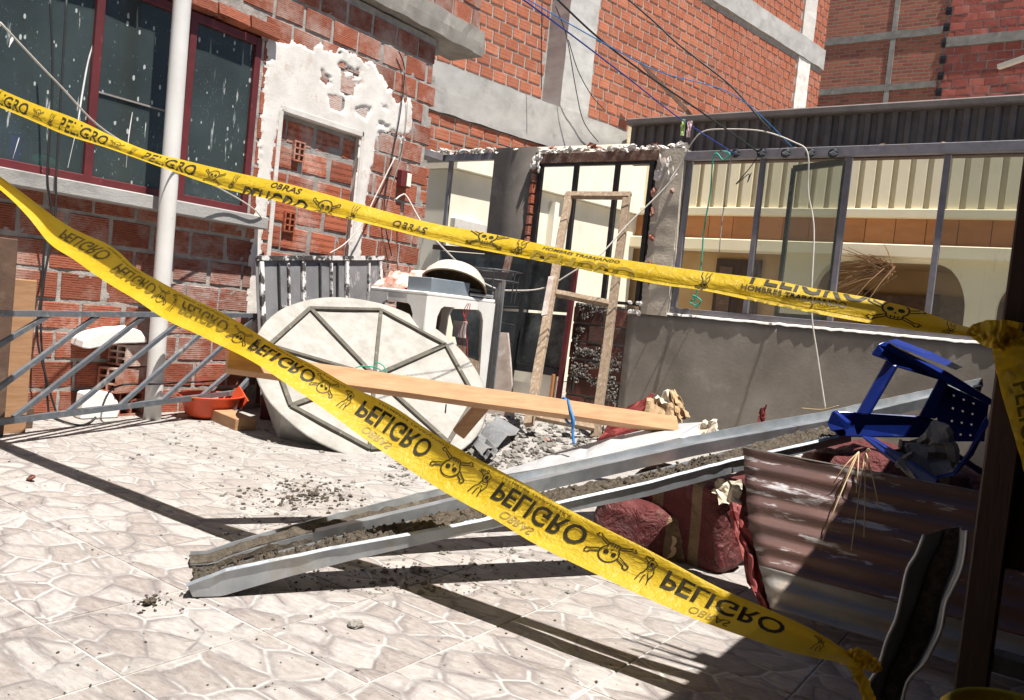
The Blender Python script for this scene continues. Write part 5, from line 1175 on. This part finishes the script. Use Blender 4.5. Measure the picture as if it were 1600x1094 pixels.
# ---- rusty corrugated sheet leaning on the bags
c0 = V((0, 2.53, .05)); c1_ = V((0, 2.80, .492)); cn = V((0, (c1_ - c0).z, -(c1_ - c0).y)).normalized()
KS = empty('corrugated_sheet', (-.4, 2.7, 0), 'rusty brown corrugated roofing sheet with bare zinc lower band leaning at right', 'metal sheet')
ledge = [(0, gp(1200, 962, c0, cn).x), (.25, gp(1182, 890, c0, cn).x), (.5, gp(1165, 830, c0, cn).x), (.75, gp(1160, 770, c0, cn).x), (1, gp(1160, 703, c0, cn).x)]
def lx(v):
    for (a, x_), (b_, y_) in zip(ledge, ledge[1:]):
        if a <= v <= b_: return x_ + (y_ - x_) * (v - a) / (b_ - a) + .004 * nz(v * 30)
    return ledge[-1][1]
def corr(v0, v1, mat, name, xr=.45):
    m = MB(); rows = []; n = int(90 * (v1 - v0)) + 2
    for i in range(n + 1):
        v = v0 + (v1 - v0) * i / n; p = c0.lerp(c1_, v); off = .0065 * math.cos(v * 8.0 * 2 * math.pi)
        rows.append([V((lx(v) + (xr - lx(v)) * j / 30, p.y, p.z)) - cn * (off + .006 * nz(j * .3, v * 3)) for j in range(31)])
    m.sheet(rows, .0015, (0, 1, 0)); m.build(name, mat, KS, True)
corr(0, .235, 'zinc_sheet', 'bare_band'); corr(.236, 1, 'painted_sheet', 'painted_band')
m = MB(); q = [V((lx(1) + (.45 - lx(1)) * j / 20, c1_.y - .004 + .004 * nz(j), c1_.z + .003)) for j in range(21)]; m.tube(q, .003, 5); m.build('sheet_edge', 'zinc_sheet', KS)
# dry straws
rg = random.Random(4); sc_ = gp(1357, 735, c0, cn)
for (a, lst_, lab) in (((1342, 706), [(1285, 845), (1302, 755), (1316, 760), (1338, 770)], 'left tuft of dry straw hanging over the corrugated sheet'), ((1352, 706), [(1350, 840), (1373, 790), (1358, 735), (1360, 706), (1330, 860)], 'right tuft of dry straw hanging over the corrugated sheet')):
    m = MB()
    for e in lst_:
        p = gp(*a, c0 + V((0, -.05, 0)), cn); q = gp(*e, c0 + V((0, -.03, 0)), cn); mid = p.lerp(q, .5) + V((.004, -.02, .012))
        m.tube(curve_pts([p, mid, q], 4), .0022, 4)
    m.build('straw_tuft', 'straw', None, True, lab, 'straw', 'straw tufts on the corrugated sheet')
wire('dry_straw', [gy(1252, 638, 3.6), gy(1285, 640, 3.6), gy(1310, 634, 3.6)], .003, 'straw', 'bent dry straw on the rear gutter left of the blue stool', 'straw', None, 4)

# ---- blue plastic stool tipped over
ST = empty('plastic_stool', gy(1430, 740, 3.3), 'blue plastic stool tipped on its side on the bags at right', 'stool')
def pl(name, pts, y, dv=(0, .035, 0), bev=.005):
    m = MB(); m.prism([gy(a, b_, yy if isinstance(yy, float) else y) for (a, b_), yy in ((p if isinstance(p[0], tuple) else (p, y)) for p in pts)], dv); return m.build(name, 'blue_plastic', ST, bevel=bev)
pl('leg', [((1360, 554), 3.20), ((1372, 538), 3.20), ((1384, 533), 3.22), ((1400, 543), 3.24), ((1478, 580), 3.38), ((1552, 626), 3.50), ((1548, 634), 3.50), ((1468, 594), 3.38), ((1398, 573), 3.24), ((1384, 563), 3.22)], 3.3, (0.0, .03, .0))
pl('leg_web', [((1386, 532), 3.20), ((1404, 543), 3.22), ((1494, 578), 3.42), ((1488, 578), 3.44), ((1450, 556), 3.36)], 3.3, (.01, .10, .012), .002)
pl('cross_rail', [((1384, 562), 3.24), ((1402, 572), 3.24), ((1358, 648), 3.20), ((1336, 648), 3.20)], 3.24, (0, .03, 0))
pl('leg', [((1292, 662), 3.14), ((1300, 642), 3.14), ((1336, 645), 3.18), ((1436, 650), 3.34), ((1480, 662), 3.42), ((1470, 684), 3.42), ((1420, 684), 3.34), ((1310, 683), 3.16)], 3.2, (0, .03, 0))
pl('leg_foot', [((1292, 661), 3.10), ((1302, 641), 3.10), ((1325, 660), 3.13), ((1322, 671), 3.13), ((1298, 674), 3.10)], 3.1, (0, .05, 0), .003)
pl('cross_rail', [((1467, 590), 3.38), ((1480, 600), 3.40), ((1462, 655), 3.38), ((1434, 652), 3.34)], 3.36, (0, .03, 0))
pl('leg', [((1345, 682), 3.06), ((1362, 684), 3.06), ((1424, 722), 2.98), ((1466, 750), 2.94), ((1458, 772), 2.93), ((1440, 774), 2.93), ((1424, 762), 2.93), ((1444, 758), 2.94), ((1425, 742), 2.96), ((1385, 716), 3.02)], 3.0, (0, .035, 0))
pl('rim', [((1460, 748), 2.96), ((1492, 744), 3.04), ((1520, 712), 3.2), ((1546, 660), 3.4), ((1540, 650), 3.42), ((1512, 706), 3.22), ((1488, 738), 3.06), ((1464, 743), 2.98)], 3.0, (0, .02, 0), .002)
pl('leg', [((1476, 704), 3.22), ((1486, 702), 3.24), ((1540, 736), 3.36), ((1536, 746), 3.36)], 3.3, (0, .03, 0))
m = MB(); n_ = 9; P4 = [gy(1468, 596, 3.42), gy(1545, 632, 3.56), gy(1538, 690, 3.46), gy(1462, 690, 3.34)]
def q4(u, v): return P4[0].lerp(P4[1], u).lerp(P4[3].lerp(P4[2], u), v)
vs = []; fs = []; N1 = 25
for i in range(N1 + 1):
    for j in range(N1 + 1): vs.append(q4(j / N1, i / N1))
for i in range(N1):
    for j in range(N1):
        if i % 6 == 3 and j % 5 == 2 and 2 < i < 22 and 2 < j < 22: continue
        k = i * (N1 + 1) + j; fs.append((k, k + 1, k + N1 + 2, k + N1 + 1))
m.add(vs, fs); m.build('seat', 'blue_plastic', ST)

# ---- upright gutter piece, bucket and knot at lower right
le = [(1444, 836), (1432, 866), (1418, 890), (1408, 935), (1400, 968), (1386, 1000), (1372, 1045), (1358, 1070), (1352, 1130), (1348, 1190)]
re_ = [(1502, 830), (1498, 866), (1492, 892), (1478, 925), (1470, 945), (1462, 985), (1448, 1018), (1436, 1040), (1412, 1072), (1400, 1120)]
U3 = empty('roof_gutter', gy(1390, 1110, 2.05), 'short galvanised gutter standing upright at lower right where the tape is tied', 'gutter')
m = MB(); rows = []
for k in range(10):
    a = gy(*le[k], 2.02); b_ = gy(*re_[k], 2.02); a.z = max(a.z, .005); b_.z = max(b_.z, .005); ins = (b_ - a).normalized()
    rows.append([a, a + V((0, .005, 0)) + ins * .004, a + V((0, .065, 0)) + ins * .038, b_ + V((0, .075, 0)) - ins * .012, b_ + V((0, .004, 0)) - ins * .0, b_ + ins * .012])
m.sheet(rows, .0015, (0, 1, 0)); m.build('channel', 'galv_dull', U3)
for c_ in (0, 5):
    m = MB(); m.tube(curve_pts([r[c_] + V((0, -.002, 0)) for r in rows], 4), .0042, 6); m.build('hem', 'galv_bright', U3, True)
m = MB(); m.sheet([[r[2] + V((0, -.012, 0)), r[2].lerp(r[3], .5) + V((0, -.02, 0)), r[3] + V((0, -.012, 0))] for r in rows]); m.build('dirt_fill', 'dirt', U3, True, kind='stuff')
zt_ = .255; bx0 = gy(1588, 1060, 1.72).x
lathe([(0, 0), (.115, 0), (.125, .02), (.14, zt_ - .05), (.145, zt_ - .045), (.145, zt_ - .015), (.13, zt_), (.124, zt_ - .005), (.13, zt_ - .05), (.11, .02), (0, .02)], (bx0 + .03, 1.72, 0), 28).build('plastic_bucket', 'yellow_bucket', None, True, 'dirty yellow plastic bucket at the lower right corner beside the dark post', 'bucket')

# ---- wires and clothes lines overhead
wire('clothes_line', [gy(790, -20, 3.4), gy(880, 45, 4.0), gy(985, 125, 5.0), gy(1062, 185, 5.9), gy(1152, 243, 6.66)], .005, 'cord_blue', 'thick dark blue clothes line tied to the steel window head', 'line')
wire('clothes_line', [gy(800, -15, 3.6), gy(930, 60, 4.3), gy(1030, 112, 5.2), gy(1150, 150, 6.0), gy(1240, 232, 6.8)], .0035, 'cord_light_blue', 'thin light blue line above the thick blue one', 'line')
wire('power_cable', [gy(856, -15, 4.0), gy(930, 55, 4.6), gy(1005, 113, 5.2), gy(1100, 178, 5.9), gy(1188, 240, 6.66)], .007, 'cable_black', 'black cable running parallel above the blue clothes line', 'cable')
wire('power_cable', [gy(965, -15, 6.0), gy(1021, 33, 6.2), gy(1055, 65, 6.3), gy(1090, 93, 6.4), gy(1145, 137, 6.5), gy(1200, 200, 6.6), gy(1232, 226, 7.0)], .008, 'cable_black', 'thicker sagging black cable crossing the bright brick wall', 'cable')
for k, pts in enumerate(([(868, 10), (880, 40), (888, 70), (900, 140), (912, 190), (935, 222)], [(888, 62), (903, 110), (925, 150), (945, 172)], [(847, 0), (846, 70), (846, 140)])):
    wire('slack_wire', [gp(a, b_, P0 + Nw * .6, Nw) for a, b_ in pts], .007, 'cable_black', ('longest slack black wire hanging on the concrete column', 'short slack black wire crossing the edge of the concrete column', 'straight thin black wire on the brick left of the column')[k], 'wire')
wire('white_cable', [gy(1046, 282, 6.55), gy(1062, 258, 6.6), gy(1080, 225, 6.6), gy(1098, 206, 6.6), gy(1130, 202, 6.6), gy(1190, 205, 6.6), gy(1240, 222, 6.6), gy(1262, 240, 6.6), gy(1263, 300, 6.62), gy(1272, 360, 6.6), gy(1268, 480, 6.5), gy(1278, 560, 6.5), gy(1290, 640, 6.5)], .006, 'cable_white', 'white cable arching over the window head and hanging down the grey wall', 'cable')
wire('white_cable', [gy(1058, 272, 6.5), gy(1030, 303, 6.45), gy(980, 352, 6.3), gy(936, 400, 6.1), gy(900, 422, 6.0), gy(850, 450, 5.9), gy(800, 454, 5.8), gy(772, 450, 5.7), gy(735, 428, 5.4), gy(690, 385, 5.0), gx(660, 350, -4.6), gx(636, 308, -4.75), gx(628, 305, -4.78), gx(618, 312, -4.78)], .007, 'cable_white', 'long white cable slung from the brick corner across to the window jamb', 'cable')
wire('hanging_string', [gy(1125, 236, 6.62), gy(1140, 240, 6.6), gy(1130, 250, 6.6), gy(1120, 240, 6.6), gy(1114, 250, 6.6), gy(1110, 300, 6.62), gy(1100, 360, 6.62), gy(1097, 400, 6.62), gy(1092, 440, 6.6), gy(1086, 466, 6.6), gy(1078, 472, 6.58), gy(1090, 478, 6.58), gy(1082, 462, 6.58), gy(1095, 470, 6.58), gy(1087, 482, 6.6)], .007, 'cord_green', 'green cord hanging from the window head to the sill', 'cord')
wire('hanging_string', [gy(1146, 243, 6.62), gy(1140, 258, 6.62), gy(1135, 300, 6.62), gy(1128, 345, 6.62), gy(1124, 394, 6.62)], .005, 'cable_grey', 'short grey-blue cord hanging beside the green one', 'cord')
wire('black_wire', [gy(1190, 235, 6.62), gy(1172, 262, 6.62), gy(1150, 288, 6.62), gy(1170, 272, 6.62), gy(1168, 285, 6.62), gy(1174, 270, 6.62)], .004, 'cable_black', 'short curl of black wire hanging from the window head', 'wire')
for i, px in enumerate((1150, 1190, 1228, 1266, 1302)):
    c = gy(px, 240, YB - .03); K = empty('cable_insulator', c, 'small black cable clamp on the steel window head, number %d from the left' % (i + 1) if False else ('leftmost', 'second', 'middle', 'fourth', 'rightmost')[i] + ' of five black cable clamps on the window head', 'clamp', 'clamps on the window head')
    m = MB(); m.tube([c + V((.03 * math.cos(a), -.012, .03 * math.sin(a))) for a in [6.283 * k / 10 for k in range(11)]], .010, 6); m.build('ring', 'cable_black', K, True)
    m = MB(); m.tube([c + V((0, .02, 0)), c + V((0, -.03, 0))], .014, 8); m.tube([c + V((-.02, -.03, .0)), c + V((.03, -.03, .025)), c + V((.02, -.03, -.02))], .004, 5); m.build('bolt', 'galv', K)
c = gy(1072, 195, 5.98)
CP = empty('cloth_scraps', c, 'pink and lime cloth scraps pegged on the blue clothes line', 'cloth')
for k, (mt, dx_) in enumerate((('lime_cloth', -.025), ('pink_cloth', .03))):
    m = MB(); m.sheet([[c + V((dx_ + .035 * (j / 4 - .5) + .012 * nz(i, j, k), .02 * nz(i * .8, j * .9, k + 3), .045 - .13 * i / 5 - .015 * k)) for j in range(5)] for i in range(6)], .002, (0, 1, 0)); m.build('scrap', mt, CP)

# ---- floor debris
rg = random.Random(77)
def onfloor(px, py): p = gz(px, py, 0); return p
m = MB()
def scatter(m, n, boxpx, r0, r1, sq=(1, 1, .6), gauss=False):
    for k in range(n):
        if gauss: px = rg.gauss((boxpx[0] + boxpx[2]) / 2, (boxpx[2] - boxpx[0]) / 4); py = rg.gauss((boxpx[1] + boxpx[3]) / 2, (boxpx[3] - boxpx[1]) / 4)
        else: px = rg.uniform(boxpx[0], boxpx[2]); py = rg.uniform(boxpx[1], boxpx[3])
        p = gz(px, max(py, 632), 0)
        if p.x < -4.8 or p.y > 6.6: continue
        r = r0 + (r1 - r0) * rg.random() ** 3; chunk(m, p + V((0, 0, r * .3)), r, rg, sq)
scatter(m, 900, (690, 645, 970, 735), .006, .045); scatter(m, 260, (600, 690, 760, 760), .005, .02); scatter(m, 160, (300, 660, 700, 800), .004, .016); scatter(m, 90, (200, 640, 460, 720), .004, .014)
scatter(m, 160, (560, 850, 900, 930), .004, .014); scatter(m, 50, (0, 680, 900, 1090), .003, .008)
m.build('rubble', 'rubble', None, kind='stuff', label='pale crumbs and chunks of plaster rubble strewn over the paving', cat='rubble')
m = MB(); scatter(m, 600, (390, 745, 570, 800), .0015, .012, gauss=True); scatter(m, 190, (450, 880, 760, 925), .0015, .007); scatter(m, 60, (190, 925, 300, 960), .0015, .006, gauss=True); scatter(m, 160, (0, 700, 1000, 1090), .002, .006); scatter(m, 120, (680, 690, 800, 740), .004, .016)
scatter(m, 120, (340, 790, 560, 860), .002, .007)
m.build('dirt_crumbs', 'dirt', None, kind='stuff', label='dark crumbs of spilled earth scattered over the paving', cat='dirt')
for i, (px, py, lab) in enumerate(((48, 747, 'orange brick chip on the paving at the left'), (858, 688, 'small orange brick chip on the rubble below the door frame'), (720, 683, 'pinkish brick chip lying on the bent zinc scrap'))):
    m = MB(); chunk(m, gz(px, py, .012), .028, rg, (1.6, .6, .4)); m.build('brick_chip', 'brick_door', None, label=lab, cat='brick chip')
for i, (px, py, lab) in enumerate(((650, 890, 'grey mortar lump on the paving between the two gutter shadows'), (557, 975, 'small grey mortar lump on the open paving'), (235, 941, 'brown clod of earth near the gutter end'), (490, 772, 'largest dark earth clod on the spilled heap'))):
    m = MB()
    for k in range(3 if i == 2 else 5): chunk(m, gz(px, py, .008) + V((rg.uniform(-.014, .014), rg.uniform(-.014, .014), 0)), .014, rg, (1.2, 1, .6))
    m.build('mortar_lump', 'dirt' if i > 1 else 'rubble', None, label=lab, cat='lump')

# ---- danger tape
def polylines_text(txt):
    cu = bpy.data.curves.new('t', 'FONT'); cu.body = txt; cu.offset = .018; cu.resolution_u = 3; cu.space_character = 1.02
    ob = bpy.data.objects.new('t', cu); COL.objects.link(ob); dg = bpy.context.evaluated_depsgraph_get(); dg.update()
    me = bpy.data.meshes.new_from_object(ob.evaluated_get(dg)); vs = [v.co.copy() for v in me.vertices]; fs = [tuple(p.vertices) for p in me.polygons]
    bpy.data.objects.remove(ob); bpy.data.curves.remove(cu); bpy.data.meshes.remove(me)
    x0 = min(v.x for v in vs); x1 = max(v.x for v in vs); y0 = min(v.y for v in vs); y1 = max(v.y for v in vs)
    return [((v.x - x0) / (x1 - x0), (v.y - y0) / (y1 - y0)) for v in vs], fs
def stroke(pts, w):
    vs = []; fs = []
    for i, (x, y) in enumerate(pts):
        a = pts[max(i - 1, 0)]; b = pts[min(i + 1, len(pts) - 1)]; dx, dy = b[0] - a[0], b[1] - a[1]; L = math.hypot(dx, dy) or 1
        vs += [(x - dy / L * w / 2, y + dx / L * w / 2), (x + dy / L * w / 2, y - dx / L * w / 2)]
        if i: k = 2 * i; fs.append((k - 2, k - 1, k + 1, k))
    return vs, fs
def ell(cx, cy, rx, ry, n=18, a0=0, a1=2 * math.pi): return [(cx + rx * math.cos(a0 + (a1 - a0) * i / n), cy + ry * math.sin(a0 + (a1 - a0) * i / n)) for i in range(n + 1)]
def merge(lst):
    V_, F_ = [], []
    for v, f in lst: k = len(V_); V_ += v; F_ += [tuple(i + k for i in q) for q in f]
    return V_, F_
def skull():
    S = []; w = .035
    S.append(stroke(ell(.5, .60, .22, .25, 22, -.9, math.pi + .9), w))
    S.append(stroke([(.36, .40), (.37, .30), (.42, .25), (.58, .25), (.63, .30), (.64, .40)], w))
    for x in (.44, .5, .56): S.append(stroke([(x, .26), (x, .37)], .02))
    S.append(stroke([(.39, .32), (.61, .32)], .02))
    for cx in (.41, .59):
        e = ell(cx, .58, .06, .075, 10); S.append((e[:-1], [tuple(range(10))]))
    S.append(([(.47, .44), (.53, .44), (.5, .52)], [(0, 1, 2)]))
    for sx in (-1, 1):
        f = lambda x, y: (.5 + sx * x, y)
        S.append(stroke([f(.16, .36), f(.34, .22), f(.40, .24), f(.44, .18), f(.40, .15), f(.40, .10), f(.35, .10), f(.31, .17), f(.14, .28)], w))
        S.append(stroke([f(.22, .66), f(.36, .74), f(.38, .80), f(.44, .82), f(.46, .76), f(.45, .70), f(.40, .68), f(.24, .56)], w))
    return merge(S)
def worker():
    S = []; w = .04
    S.append(stroke([(.30, .95), (.34, .7), (.42, .62), (.46, .45), (.40, .30), (.28, .22), (.12, .18)], w)); S.append(stroke([(.52, .95), (.50, .75), (.58, .60), (.70, .80), (.74, .95)], w))
    S.append(stroke([(.70, .80), (.76, .55), (.66, .35), (.72, .22), (.60, .12), (.45, .16), (.40, .30)], w)); S.append(stroke(ell(.56, .42, .09, .07, 10), w)); S.append(stroke(ell(.24, .12, .05, .04, 8), w)); S.append(stroke(ell(.36, .10, .05, .04, 8), w)); S.append(stroke(ell(.50, .07, .05, .04, 8), w))
    e = ell(.55, .30, .07, .08, 8); S.append((e[:-1], [tuple(range(8))])); return merge(S)
class Tape:
    def __init__(s, st, ytop, ybot, name, label, prof, rip=0.0):
        s.T = [gy(*t, ytop(t[0])) for t, b in st]; s.B = [gy(*b, ybot(b[0])) for t, b in st]; s.cx = [(t[0] + b[0]) / 2 for t, b in st]
        mid = [(a + b) / 2 for a, b in zip(s.T, s.B)]; s.al = [0.0]
        for a, b in zip(mid, mid[1:]): s.al.append(s.al[-1] + (b - a).length)
        s.prof = prof; s.rip = rip
        s.o = empty(name, mid[len(mid) // 2], label, 'tape')
        rows = []; n = int(s.al[-1] / .02)
        for i in range(n + 1): a = s.al[-1] * i / n; rows.append([s.P(a, v) for v in [p[0] for p in prof]])
        m = MB(); m.sheet(rows); m.build('film', 'tape', s.o, True)
    def frame(s, a):
        a = min(max(a, 0), s.al[-1]); k = max(0, min(len(s.al) - 2, next((i for i in range(len(s.al) - 1) if s.al[i + 1] >= a), len(s.al) - 2)))
        t = (a - s.al[k]) / (s.al[k + 1] - s.al[k]); c = lambda L: 0.5 * ((2*L[k]) + (L[k+1]-L[max(k-1,0)])*t + (2*L[max(k-1,0)]-5*L[k]+4*L[k+1]-L[min(k+2,len(L)-1)])*t*t + (3*L[k]-L[max(k-1,0)]-3*L[k+1]+L[min(k+2,len(L)-1)])*t**3)
        return c(s.T), c(s.B)
    def P(s, a, v, off=0.0):
        T, B = s.frame(a); d = 0.0
        for (v0, d0), (v1, d1) in zip(s.prof, s.prof[1:]):
            if v0 <= v <= v1: d = d0 + (d1 - d0) * (v - v0) / (v1 - v0)
        d += s.rip * nz(a * 5, v * 2.0, 3)
        return B.lerp(T, v) + V((0, -(d + off), 0))
    def arc(s, px): 
        for i in range(len(s.cx) - 1):
            if s.cx[i] <= px <= s.cx[i + 1]: return s.al[i] + (s.al[i+1] - s.al[i]) * (px - s.cx[i]) / (s.cx[i+1] - s.cx[i])
        return 0
    def put(s, name, g, px0, px1, v0, v1, mat='paint_sign', flip=False, clip=True, skew=0.0):
        vs, fs = g; a0, a1 = s.arc(px0), s.arc(px1); m = MB(); out = []; keep = []
        for x, y in vs:
            v = v0 + (v1 - v0) * ((1 - y) if flip else y); out.append((v, s.P(a0 + (a1 - a0) * x + skew * (v - .5), min(max(v, .015), .985), .0025)))
        for f in fs:
            if any(.0 < out[i][0] < 1.0 for i in f): keep.append(f)
        if keep: m.add([p for v, p in out], keep); m.build(name, mat, s.o)
G_PEL, G_OBR, G_HOM = polylines_text('PELIGRO'), polylines_text('OBRAS'), polylines_text('HOMBRES TRABAJANDO'); G_SK, G_WK = skull(), worker()

lower = [((-40, 248), (-42, 256)), ((27, 295), (13, 302)), ((66, 325), (49, 336)), ((110, 355), (82, 378)), ((176, 386), (126, 408)), ((209, 416), (172, 440)), ((247, 438), (222, 470)), ((291, 462), (268, 500)), ((355, 493), (328, 528)), ((440, 545), (408, 568)), ((490, 571), (462, 603)), ((545, 602), (513, 638)),
         ((608, 632), (573, 682)), ((666, 670), (628, 720)), ((737, 712), (696, 764)), ((820, 756), (777, 808)), ((884, 794), (842, 848)), ((988, 846), (947, 898)), ((1035, 871), (1002, 925)), ((1117, 915), (1087, 962)), ((1200, 952), (1178, 994)), ((1270, 984), (1252, 1018)), ((1322, 1016), (1310, 1030)), ((1350, 1030), (1345, 1040))]
def interp(tb):
    def f(x):
        if x <= tb[0][0]: return tb[0][1]
        for (a, b), (c, d) in zip(tb, tb[1:]):
            if a <= x <= c: u = (x - a) / (c - a); return b + (d - b) * (u * u * (3 - 2 * u))
        return tb[-1][1]
    return f
yl = interp([(0, 1.63), (350, 1.67), (700, 1.85), (1330, 1.88)])
TL_ = Tape(lower, lambda x: yl(x) + .018, lambda x: yl(x) - .018, 'danger_tape', 'lower yellow danger tape with upside-down lettering slanting across the whole picture', [(0, .022), (.10, .012), (.19, 0), (.45, -.008), (.75, -.004), (.93, .006), (1, .0)], .006)
MT['print_faint'] = pm('print_faint', (.16, .11, .006), (.2, .14, .01), 20, .5, 0, 0)
for a, b in ((560, 668), (772, 912), (1038, 1222)): TL_.put('lettering', G_PEL, a, b, .30, .80, flip=True)
for a, b in ((392, 488),): TL_.put('lettering', G_PEL, a, b, .30, .80, flip=True)
for a, b in ((282, 352), (95, 160), (178, 238)): TL_.put('lettering', G_PEL, a, b, .32, .82, flip=True, mat='print_faint')
for a, b in ((582, 626), (800, 850), (1090, 1150)): TL_.put('lettering', G_OBR, a, b, .08, .22, flip=True, mat='print_faint')
for a, b in ((420, 530), (580, 690), (770, 880), (270, 350), (150, 210)): TL_.put('lettering', G_HOM, a, b, .885, .965, flip=True, mat='print_faint')
for a, b in ((678, 732), (916, 985), (486, 524), (358, 388), (240, 262)): TL_.put('skull_sign', G_SK, a, b, .16, .95, flip=True)
for a, b in ((734, 766), (990, 1030), (528, 552), (390, 402), (264, 276), (1262, 1290)): TL_.put('worker_sign', G_WK, a, b, .18, .92, flip=True)

upper = [((-50, 116), (-50, 140)), ((0, 140), (-4, 165)), ((52, 162), (48, 187)), ((110, 183), (104, 211)), ((176, 214), (168, 231)), ((231, 236), (222, 250)), ((286, 250), (278, 270)), ((357, 267), (348, 294)), ((440, 285), (432, 314)), ((500, 301), (492, 330)), ((556, 317), (548, 343)), ((616, 334), (609, 358)), ((682, 350), (673, 374)), ((751, 362), (744, 389)), ((820, 376), (812, 402)),
         ((900, 393), (890, 417)), ((952, 402), (942, 428)), ((1046, 416), (1038, 446)), ((1104, 424), (1098, 454)), ((1200, 436), (1194, 474)), ((1270, 450), (1264, 488)), ((1352, 464), (1346, 503)), ((1435, 484), (1430, 517)), ((1500, 508), (1497, 524)), ((1545, 516), (1543, 530))]
yu = interp([(0, 1.61), (400, 1.66), (800, 1.83), (1200, 1.86), (1500, 1.91)])
TU = Tape(upper, lambda x: yu(x) + .012, lambda x: yu(x) - .012, 'danger_tape', 'upper yellow danger tape stretched from the left edge to the dark post', [(0, .012), (.18, .0), (.34, .008), (.6, .004), (.85, -.004), (1, -.012)], .003)
for a, b in ((-18, 46), (96, 170), (226, 310)): TU.put('lettering', G_PEL, a, b, .12, .86)
TU.put('lettering', G_PEL, 388, 486, -.55, .42); TU.put('lettering', G_OBR, 421, 466, .62, .92)
TU.put('lettering', G_OBR, 618, 670, .24, .66); TU.put('lettering', G_PEL, 836, 998, -.35, .60, mat='print_faint'); TU.put('lettering', G_HOM, 846, 968, .68, .90); TU.put('lettering', G_OBR, 870, 935, .02, .16, mat='print_faint')
TU.put('lettering', G_HOM, 1160, 1324, .34, .64); TU.put('lettering', G_PEL, 1170, 1352, .72, 1.5); TU.put('lettering', G_PEL, 1172, 1290, -.5, .10, mat='print_faint')
for a, b, v0, v1 in ((52, 70, .1, .9), (172, 194, .1, .9), (322, 352, .0, 1.0), (490, 536, -.35, .9), (728, 792, .1, 1.3), (1350, 1446, .05, 1.25)): TU.put('skull_sign', G_SK, a, b, v0, v1)
for a, b, v0, v1 in ((76, 90, .1, .9), (200, 216, .1, .9), (360, 376, .05, .95), (545, 566, -.1, .9), (796, 830, .1, 1.1), (1085, 1120, .0, 1.0), (1466, 1500, .0, 1.0)): TU.put('worker_sign', G_WK, a, b, v0, v1)
# knot on the post with its hanging tail, and knot on the upright gutter
def ribbon(name, rows_px, y0, parent, amp=.01, seed=0):
    m = MB(); rows = []
    n = 14
    for i in range(n * (len(rows_px) - 1) + 1):
        k = min(i // n, len(rows_px) - 2); t = i / n - k; L = rows_px[k]; R = rows_px[k + 1]
        a = gy(L[0] + (R[0] - L[0]) * t, L[1] + (R[1] - L[1]) * t, y0 + (L[4] + (R[4] - L[4]) * t)); b = gy(L[2] + (R[2] - L[2]) * t, L[3] + (R[3] - L[3]) * t, y0 + (L[4] + (R[4] - L[4]) * t) + .01)
        rows.append([a.lerp(b, j / 6) + V((0, amp * nz(i * .25 + seed, j * .8), 0)) for j in range(7)])
    m.sheet(rows); return m.build(name, 'tape', parent, True)
ribbon('tail', [(1548, 515, 1596, 515, .0), (1552, 560, 1606, 545, -.02), (1566, 620, 1640, 610, -.05), (1590, 700, 1660, 690, -.06), (1606, 760, 1660, 745, -.06)], 1.90, TU.o, .02)
ribbon('knot', [(1508, 520, 1520, 506, .0), (1535, 540, 1545, 500, -.03), (1560, 548, 1572, 500, -.05), (1585, 540, 1600, 505, -.02)], 1.905, TU.o, .03, 4)
ribbon('knot', [(1574, 508, 1604, 520, -.03), (1556, 540, 1570, 552, -.05), (1545, 520, 1556, 505, -.02)], 1.90, TU.o, .02, 9)
ribbon('knot', [(1318, 1018, 1312, 1034, .0), (1340, 1012, 1336, 1042, -.03), (1356, 1018, 1362, 1046, -.03), (1372, 1034, 1376, 1040, 0)], 1.90, TL_.o, .03, 2)
ribbon('tail', [(1310, 1026, 1322, 1022, -.01), (1330, 1050, 1344, 1040, -.03), (1346, 1085, 1356, 1060, -.04), (1352, 1110, 1368, 1090, -.04), (1356, 1150, 1370, 1130, -.04)], 1.90, TL_.o, .012, 6)
ribbon('tail', [(1342, 1040, 1352, 1020, -.02), (1362, 1052, 1372, 1036, -.04), (1376, 1050, 1380, 1044, -.03)], 1.90, TL_.o, .02, 8)
# print on the hanging tail and on the bag
m = MB()
def flat_text(g, o, ux, uy, mat, name, parent):
    vs, fs = g; m = MB(); m.add([V(o) + ux * x + uy * y for x, y in vs], fs); m.build(name, mat, parent)
o = gy(1582, 600, 1.82); flat_text(polylines_text('PELIGRO'), o, gy(1606, 740, 1.82) - o, gy(1612, 592, 1.825) - o, 'print_faint', 'lettering', TU.o)
# bag print, laid just off the bag face
bz = V((bg1.x, 0, 0)); f0 = gy(1038, 878, 2.775)
o = gy(1033, 874, 2.878); flat_text(polylines_text('3'), o, gy(1056, 872, 2.872) - o, gy(1036, 838, 2.885) - o, 'bag_kraft', 'printed_mark', BG1)
